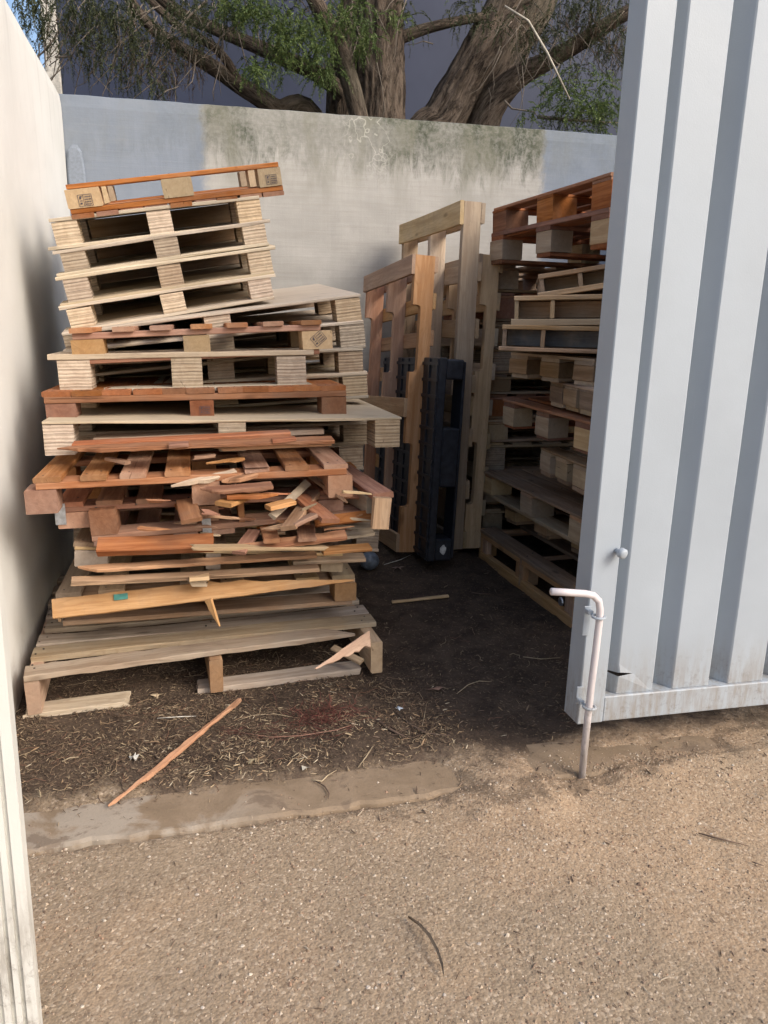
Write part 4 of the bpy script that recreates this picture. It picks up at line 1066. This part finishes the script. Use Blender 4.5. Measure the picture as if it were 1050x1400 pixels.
zt = .146; zs = sorted([z for z in zs if abs(z-zt) > .02]+[zt])
ti = zs.index(zt); vs_ = []; fs = []; npf = len(prof)
for z in zs:
    for (px_, py_) in prof: vs_.append((px_, py_+.0012*mnoise.noise(Vector((px_*5, z*3, 1))), z))
for j in range(len(zs)-1):
    for i in range(npf-1): fs.append((j*npf+i, j*npf+i+1, (j+1)*npf+i+1, (j+1)*npf+i))
# tear in the first rib: open the sheet at row zt between profile points 1..4
extra = {}
tear_cols = {1: 0.0, 2: .006, 3: .008, 4: .0}
# insert a mid column on the flat of the first rib for the tear tip
for j in range(len(zs)):
    pass
sheet_f = []
for f in fs:
    j = f[0]//npf; i = f[0] % npf
    if j == ti and i in (1, 2):          # upper faces above the tear use lifted copies
        g_ = list(f)
        for q in (0, 1):
            c = f[q] % npf
            if tear_cols.get(c, 0) > 0:
                if c not in extra:
                    v0 = vs_[ti*npf+c]; extra[c] = len(vs_); vs_.append((v0[0]+.004, v0[1]-.004, v0[2]+tear_cols[c]))
                g_[q] = extra[c]
        sheet_f.append(tuple(g_))
    elif j == ti and i == 3:
        v3 = extra.get(3)
        if v3 is None:
            v0 = vs_[ti*npf+3]; v3 = extra[3] = len(vs_); vs_.append((v0[0]+.004, v0[1]-.004, v0[2]+tear_cols[3]))
        # flat face split so the slit runs 45 mm into it
        tip = len(vs_); a = Vector(vs_[f[0]]); b2 = Vector(vs_[f[1]]); tp = a.lerp(b2, .42); vs_.append(tuple(tp))
        sheet_f.append((v3, tip, f[1], f[2], f[3])); extra['tip'] = tip
    elif j == ti-1 and i == 3 and 'tip' not in extra:
        sheet_f.append(('low', f))
    else: sheet_f.append(f)
tip = extra['tip']
sheet_f = [((q[1][0], q[1][1], q[1][2], tip, q[1][3]) if q[0] == 'low' else q) for q in sheet_f]
for c in (2, 3):                          # lower lip bends outwards and down
    v0 = vs_[ti*npf+c]; vs_[ti*npf+c] = (v0[0]-.001, v0[1]-.006, v0[2]-.003)
mesh_obj('corrugated_sheet', vs_, sheet_f, GATE, gate)
b = MB(); b.tube([(.072, -.001, .543), (.072, -.018, .543)], [.008, .008], 12); b.tube([(.072,-.018,.543),(.073,-.022,.543),(.075,-.034,.542),(.076,-.038,.541)], [.012,.0155,.0155,.011], 14)
b.build('knob', GATE, gate, smooth=True)
# drop bolt
rod = [(-.146,-.045,.446),(-.09,-.045,.440),(-.040,-.045,.434),(-.014,-.045,.427),(.004,-.045,.410),(.011,-.045,.385),(.0125,-.045,.351),(.010,-.046,.25),(.0075,-.045,.152),(.006,-.045,.03),(.0045,-.047,-.19)]
b = MB(); b.tube([Vector(q)+Vector((.0,0,0)) for q in rod], .0105, 14); rd = b.build('drop_bolt', BOLTM, gate, smooth=True)
for z in (.362, .081):
    b = MB(); pts = [(.0085+.0175*math.cos(a), -.045+.0175*math.sin(a), z) for a in np.linspace(0, 2*math.pi, 17)]; b.tube(pts, .004, 8, cap=False)
    b.box((-.006, -.014, z+.006), (.016, .03, .012), bev=.002); b.build('bolt_bracket', GATE, gate)
b = MB(); b.box((-.004, -.0035, .335), (.022, .006, .09), bev=.001); b.box((-.004, -.0035, .10), (.022, .006, .055), bev=.001); o = b.build('bracket_plate', GATE, gate); o['kind'] = 'stuff'

# near left gate post, fluted
pA = at(53,1400,1.28); pB = at(3,860,1.28); ax = (pB-pA).normalized(); foot = pA + ax*((0-pA.z)/ax.z); tp_ = pA+ax*((1.28-pA.z)/ax.z)
xr_ = Vector((1,0,0)); xr_ = (xr_-ax*xr_.dot(ax)).normalized(); yr_ = ax.cross(xr_)
post = empty('gate_post', frame(foot, xr_, yr_, ax), 'white fluted metal gate edge at the far left, close to the camera', 'gate post')
hp = 1.3
prf = [(0, 0)]
xx = -.004
for (d, w_) in ((0,.012),(-.0,.002),(.004,.006),(.004,.002),(0,.008),(0,.002),(.004,.006),(.004,.002),(0,.010),(0,.002),(.004,.006),(.004,.002),(0,.012)):
    prf.append((xx, d*2)); xx -= w_; prf.append((xx, d*2))
prf += [(xx-.002, .0), (xx-.002, .03), (0, .03)]
nn = len(prf); vs_ = [(x_, y_+.0, z) for z in (0, hp) for x_, y_ in prf]
fs = [(i, (i+1) % nn, nn+(i+1) % nn, nn+i) for i in range(nn)] + [tuple(range(nn, 2*nn))]
mesh_obj('fluted_strip', vs_, fs, WHITE, post)
b = MB(); b.box((xx-.14, .02, hp/2), (.27, .03, hp), bev=.002); b.build('panel', WHITE, post)

# ------------------------------------------------------------------ ground litter (small loose things)
def scatter_stones():
    n = 17000; b_v = []; b_f = []
    base = [(1,0,0),(0,1,0),(-1,0,0),(0,-1,0),(0,0,1)]
    fc = [(0,1,4),(1,2,4),(2,3,4),(3,0,4)]
    i = 0
    while i < n:
        x = random.uniform(-.6, 1.9); y = random.uniform(.5, 2.0)
        if 1.86 < y < 2.0 and x < .7 and random.random() < .93: continue
        cl = mnoise.noise(Vector((x*3, y*3, 20)))
        if cl < random.uniform(-.5,.35): continue
        r_ = random.uniform(.0012,.0033)*(1+1.5*(random.random()**9)); a = random.uniform(0, 6.28); z = gh(x, y)+r_*.1
        if z < .004 and 1.86 < y < 2.05: z = .006
        k = len(b_v); sx = random.uniform(.8,1.5)
        for (vx, vy, vz) in base:
            vx *= sx; jx = random.uniform(.75,1.2)
            b_v.append((x+r_*jx*(vx*math.cos(a)-vy*math.sin(a)), y+r_*jx*(vx*math.sin(a)+vy*math.cos(a)), z+r_*vz*random.uniform(.5,.9)-(r_*.35 if vz == 0 else 0)))
        b_f += [tuple(q+k for q in t) for t in fc]; i += 1
    o = mesh_obj('gravel', b_v, b_f, mat_islands('tan_pebbles', [(.30,.215,.15),(.38,.28,.19),(.22,.15,.10),(.47,.37,.27),(.33,.21,.14),(.16,.11,.08),(.55,.46,.36),(.36,.27,.2)]))
    tag(o, 'fine tan pebbles scattered over the gravel apron', 'gravel', kind='stuff')
scatter_stones()
def big_stones():
    b_ = MB()
    for _ in range(420):
        x = random.uniform(-.45, 1.9); y = random.uniform(.6, 1.85); r_ = random.uniform(.0028,.0052); z = gh(x, y)
        top = [(x+r_*random.uniform(.8,1.3)*math.cos(a), y+r_*random.uniform(.7,1.1)*math.sin(a), z+r_*random.uniform(.0,.2)) for a in (0, 1.05, 2.1, 3.14, 4.2, 5.2)]
        up = [((p[0]-x)*.55+x, (p[1]-y)*.55+y, z+r_*random.uniform(.5,.75)) for p in top]
        b_.add(top+up, [(6,7,8,9,10,11)]+[(k, (k+1) % 6, 6+(k+1) % 6, 6+k) for k in range(6)])
    o = b_.build('pebbles', mat_islands('larger_pebbles', [(.46,.37,.28),(.34,.25,.18),(.58,.50,.40),(.25,.18,.13),(.42,.30,.21),(.5,.43,.36)]))
    tag(o, 'larger pale and brown pebbles scattered thinly on the gravel apron', 'pebbles', kind='stuff')
big_stones()
def scatter_litter(name, n, region, sizes, cols, label, dens=None, lift=.004, tilt=.3, thin=.16):
    v_ = []; f_ = []; i = 0; x0_, x1_, y0_, y1_ = region
    while i < n:
        x = random.uniform(x0_, x1_); y = random.uniform(y0_, y1_)
        if dens and random.random() > dens(x, y): continue
        L = random.uniform(*sizes)*random.uniform(.5,1.3); w_ = L*random.uniform(thin*.6, thin*1.7); w_ = max(.0010, min(w_, .007)); a = random.uniform(0, 6.28); tl = random.gauss(0, tilt)
        c = Vector((x, y, gh(x, y)+lift*random.random()+.001)); 
        if 1.86 < y < 2.06: c.z = max(c.z, .0075)
        d = Vector((math.cos(a)*math.cos(tl), math.sin(a)*math.cos(tl), abs(math.sin(tl)))); s_ = d.cross(Vector((0,0,1))).normalized()
        u_ = s_.cross(d)
        bend = random.gauss(0,.06)*L
        k = len(v_)
        t_ = w_*random.uniform(.25,.6)
        for (q, ww) in ((-.5,.5),(0,1),(.5,.4)):
            m_ = c+d*L*q+s_*(bend*(.25-q*q)*4*.5)+Vector((0,0,L*.5*abs(math.sin(tl))))
            v_ += [m_-s_*w_*.5*ww, m_+u_*t_*ww, m_+s_*w_*.5*ww]
        f_ += [(k,k+1,k+4,k+3),(k+1,k+2,k+5,k+4),(k+3,k+4,k+7,k+6),(k+4,k+5,k+8,k+7)]
        i += 1
    o = mesh_obj(name, v_, f_, mat_islands(name+'_tones', cols)); tag(o, label, name.replace('_', ' '), kind='stuff'); return o
MUL = [(.12,.083,.054),(.18,.125,.08),(.07,.048,.036),(.10,.066,.045),(.24,.175,.11),(.085,.058,.042),(.14,.092,.06),(.06,.044,.033),(.33,.25,.16),(.13,.08,.055)]
def dm(x, y):
    d = 1.0 if x < .45 else max(.10, 1-(x-.45)*2.2)
    d *= max(.12, min(1.3, .75+1.5*mnoise.noise(Vector((x*5, y*5, 31)))))
    if y > 2.6: d *= max(.12, 1-(y-2.6)*1.3)
    if y < 2.12: d *= max(0.03, (y-2.0)/.12) if y > 2.0 else .012
    return d
scatter_litter('wood_mulch', 38000, (-.63, 2.3, 1.93, 4.6), (.003,.017), MUL, 'brown shredded bark and wood mulch over the soil', dm)
scatter_litter('straw_chips', 900, (-.6, 1.0, 2.04, 2.6), (.004,.022), [(.38,.30,.19),(.45,.34,.21),(.28,.19,.11),(.5,.42,.3),(.33,.22,.13)], 'pale straw and wood chips in the mulch', lambda x, y: max(.05, 1-abs(x-.15)*1.1)*(1 if y < 2.35 else .35)*max(.05, .5+2.2*mnoise.noise(Vector((x*6, y*6, 77)))), .012)
scatter_litter('needle_litter', 2600, (.3, 2.6, 1.75, 3.9), (.006,.022), [(.09,.06,.045),(.16,.11,.08),(.06,.04,.03),(.22,.16,.11)], 'fine dark needles and dust around the gate and inside the bay', None, .003)
scatter_litter('gravel_twiglets', 500, (-.45, 1.9, .7, 1.9), (.006,.02), [(.12,.08,.055),(.2,.14,.1),(.42,.34,.25)], 'tiny twigs and needles on the gravel', None, .002, .1)
def strands():
    b_ = MB(); n = 0
    while n < 520:
        x = random.uniform(-.6, 1.3); y = random.uniform(2.04, 2.9)
        if random.random() > dm(x, y): continue
        n += 1; a = random.uniform(0, 6.28); q = Vector((x, y, gh(x, y)+.002)); P = [q]; r_ = random.uniform(.0005,.0013)
        for k in range(4):
            a += random.gauss(0, .45); q = q+Vector((math.cos(a), math.sin(a), 0))*random.uniform(.008,.02); q.z = gh(q.x, q.y)+random.uniform(.002,.010); P.append(q.copy())
        b_.tube(P, r_, 4, cap=False)
    o = b_.build('fine_roots', mat_islands('root_tones', [(.14,.09,.06),(.24,.16,.10),(.09,.06,.045),(.33,.25,.16),(.17,.09,.06)])); tag(o, 'thin brown roots and fibres tangled in the mulch', 'roots', kind='stuff')
strands()
# twigs
GT = 'thin twigs on the ground'
def twig(label, pts, r_, mat=TWIG, z=.006, cat='twig', name='twig', group=GT):
    P = []
    for (x, y) in pts:
        q = atz(x, y, .01); 
        for _ in range(3): q = atz(x, y, max(gh(q.x, q.y), .006 if 1.86 < q.y < 2.05 else -1)+z)
        P.append(q)
    c = P[0]; b_ = MB(); b_.tube([q-c for q in P], [r_*.7]+[r_]*(len(P)-2)+[r_*.35], 7)
    o = b_.build(name, mat, None, smooth=True, matrix=Matrix.Translation(c)); return tag(o, label, cat, group)
PALE = simple('pale_dry_stem', (.36,.28,.18), .85); BRN = simple('brown_stem', (.13,.085,.06), .85); WHT = simple('white_sliver', (.62,.58,.50), .8); RDB = simple('reddish_stem', (.25,.13,.09), .8)
twig('curved twig lying on the pale sill near its middle', [(432,1068),(444,1075),(450,1085),(449,1092)], .0022, BRN)
twig('long curved grey twig on the soil, left of the torn leaf', [(540,972),(560,990),(585,1003),(616,1006)], .0026, BRN)
twig('upright-looking thin twig on the soil near the middle', [(583,962),(580,980),(577,994)], .0015, PALE)
twig('forked straw at the edge of the sill', [(510,1020),(500,1035),(489,1050)], .0022, PALE)
twig('pale bent straw at the foot of the mulch beside the sill', [(425,1066),(440,1068),(448,1060),(460,1053)], .0022, PALE)
twig('straight pale sliver on the mulch left of the long stick', [(215,982),(245,980),(268,979)], .0018, WHT)
twig('short pale stick on the mulch near the white wall', [(85,1041),(96,1036),(108,1035)], .0028, PALE)
twig('hair-thin reddish stem crossing the mulch to the red fibre', [(320,1000),(370,1008),(410,1006),(460,998),(485,990)], .0018, RDB)
twig('thin curved stem around the mulch near the red fibre', [(325,985),(345,978),(375,976),(410,982)], .0014, PALE)
twig('dark bent twig below the long stick', [(205,1027),(215,1035),(228,1042)], .0028, BRN)
twig('brown stick on the soil right of the red fibre', [(515,985),(535,998),(555,1008)], .0045, BRN)
twig('pale curved root on the soil behind the torn leaf', [(625,948),(640,936),(655,931),(672,932)], .0018, PALE)
twig('small stick on the dark soil left of the right-hand stack', [(645,810),(658,812),(671,812)], .003, BRN)
twig('thin straw on the dark soil before the lowest orange pallet', [(715,898),(740,901),(766,899)], .002, PALE)
twig('dark twig on the gravel under the gate', [(955,1139),(985,1147),(1022,1156)], .0024, BRN)
twig('short dark twig on the gravel at the right edge', [(1028,1178),(1045,1184)], .0024, BRN)
twig('short brown stick on the open gravel', [(702,1273),(718,1279)], .0018, BRN)
twig('white straw on the dark soil by the black pallet', [(525,772),(548,765),(565,757)], .002, WHT)
twig('dark stub of twig on the gravel left of the centre', [(235,1030),(250,1036)], .002, BRN)
# long stick and small stick as planks
def gp(x, y, dz=.012):
    q = atz(x, y, .02)
    for _ in range(3): q = atz(x, y, gh(q.x, q.y)+dz)
    return q
plank('long thin split stick pointing up and right, lying across the mulch', gp(151,1104,.028), gp(328,957,.05), .016, .012, 'pink', name='long_stick', cat='stick', group=None, taper=(.16,0), seg=12, warp=.008, rough=.004)
plank('short pale stick on the dark soil in the middle of the bay', gp(536,823,.01), gp(613,815,.012), .018, .01, 'pine', name='short_stick', cat='stick', group=None, warp=.001)
# curled leaf strip on gravel
pts = [(558,1254),(572,1264),(586,1280),(597,1300),(604,1320),(606,1334)]
P = [gp(x, y, .008+.012*math.sin(i/5*math.pi)) for i, (x, y) in enumerate(pts)]
vs_ = []; fs = []
for i, p in enumerate(P):
    d = (P[min(i+1,5)]-P[max(i-1,0)]).normalized(); s_ = d.cross(Vector((0,0,1))).normalized(); w_ = (.001,.0032,.0042,.0038,.003,.001)[i]
    vs_ += [p-s_*w_+Vector((0,0,.004)), p-Vector((0,0,.002)), p+s_*w_+Vector((0,0,.005))]
for i in range(5): fs += [(i*3,i*3+1,i*3+4,i*3+3),(i*3+1,i*3+2,i*3+5,i*3+4)]
o = mesh_obj('curled_leaf', vs_, fs, simple('dry_leaf', (.20,.15,.10), .7), smooth=True); tag(o, 'long narrow curled dry leaf alone on the gravel', 'leaf')
def leaf(label, x, y, r_, mat, name='dry_leaf', seed=0, pts=9, h=.01):
    c = gp(x, y, .006); random.seed(seed); vs_ = [Vector((0,0,h*.6))]; 
    for k in range(pts*2):
        a = math.pi*k/pts; rr = r_*(1.0 if k % 2 == 0 else random.uniform(.35,.6))*random.uniform(.7,1.15)
        vs_.append(Vector((rr*math.cos(a)*1.3, rr*math.sin(a), h*random.uniform(-.3,1))))
    fs = [(0, 1+k, 1+(k+1) % (pts*2)) for k in range(pts*2)]
    o = mesh_obj(name, vs_, fs, mat, None, matrix=Matrix.Translation(c)); tag(o, label, name.replace('_', ' ')); return o
LF = simple('pink_brown_leaf', (.34,.20,.14), .8)
leaf('torn pinkish-brown leaf on the dark soil at the mouth of the bay', 597, 942, .028, LF, seed=3, pts=4)
leaf('flat brown leaf scrap near the foot of the pinkish standing pallet', 544, 777, .03, simple('brown_leaf', (.24,.16,.12), .8), seed=5, pts=5)
leaf('white crumpled paper scrap on the mulch near the white wall', 183, 1037, .016, simple('white_paper', (.52,.50,.46), .8), 'paper_scrap', seed=8, pts=5, h=.014)
leaf('small white scrap on the edge of the sill', 261, 1086, .008, WHT, 'paper_scrap', seed=9, pts=4)
leaf('small blue-white plastic scrap on the soil right of the red fibre', 545, 970, .014, simple('blue_plastic', (.45,.52,.6), .5), 'plastic_scrap', seed=10, pts=4)
leaf('pair of tiny white scraps on the mulch near the bottom pallet', 153, 956, .010, WHT, 'paper_scrap', seed=11, pts=4)
leaf('pale wood chip flat on the mulch under the bottom pallet', 215, 951, .02, simple('pale_chip', (.5,.38,.24), .8), 'wood_chip', seed=12, pts=4)
leaf('yellowish chip on the mulch in front of the sill', 345, 1040, .022, simple('straw_chip', (.5,.40,.24), .8), 'wood_chip', seed=13, pts=3)
leaf('pale broken chip between mulch and sill', 418, 1052, .02, simple('white_chip', (.6,.55,.44), .8), 'wood_chip', seed=14, pts=3)
random.seed(21)
# red fibre clump
b = MB(); c = gp(440, 985, 0)
for _ in range(230):
    p = c+Vector((random.gauss(0,.055), random.gauss(.01,.035), random.uniform(0,.03)))
    d = Vector((random.gauss(0,1), random.gauss(0,.6), random.gauss(0,.35))).normalized(); q = [p]
    for k in range(4): d = (d+Vector([random.gauss(0,.5) for _ in range(3)])).normalized(); nq = q[-1]+d*random.uniform(.01,.022); nq.z = max(nq.z, gh(nq.x, nq.y)+.001); q.append(nq)
    b.tube([k-c for k in q], .0007, 3, cap=False)
for _ in range(110):
    x = random.uniform(300, 480); p = gp(x, 1000+random.gauss(0,6), .003); d = Vector((random.gauss(0,1), random.gauss(0,.4), 0)).normalized()
    b.tube([p-c, p+d*.02-c, p+d*.04+Vector((0,random.gauss(0,.01),.002))-c], .0007, 3, cap=False)
o = b.build('fibre_clump', RED, None, matrix=Matrix.Translation(c)); tag(o, 'tangled dark red fibre clump in front of the bottom pallet', 'fibre clump', kind='stuff')
# glass ball / bottle base at the foot of the heap
b = MB(); n1, n2 = 10, 18; c = gp(505, 778, 0)
for i in range(n1+1):
    th_ = math.pi*i/n1
    for k in range(n2):
        a = 2*math.pi*k/n2; r_ = .052
        b.v.append(Vector((r_*math.sin(th_)*math.cos(a), r_*math.sin(th_)*math.sin(a)*.9, .045+r_*.92*math.cos(th_))))
for i in range(n1):
    for k in range(n2): b.f.append((i*n2+k, i*n2+(k+1) % n2, (i+1)*n2+(k+1) % n2, (i+1)*n2+k))
o = b.build('plastic_ball', simple('grey_blue_ball', (.16,.19,.23), .35, 0, 25, .5, .2), None, smooth=True, matrix=Matrix.Translation(c)); tag(o, 'grey-blue scuffed ball on the soil at the right foot of the heap', 'ball')
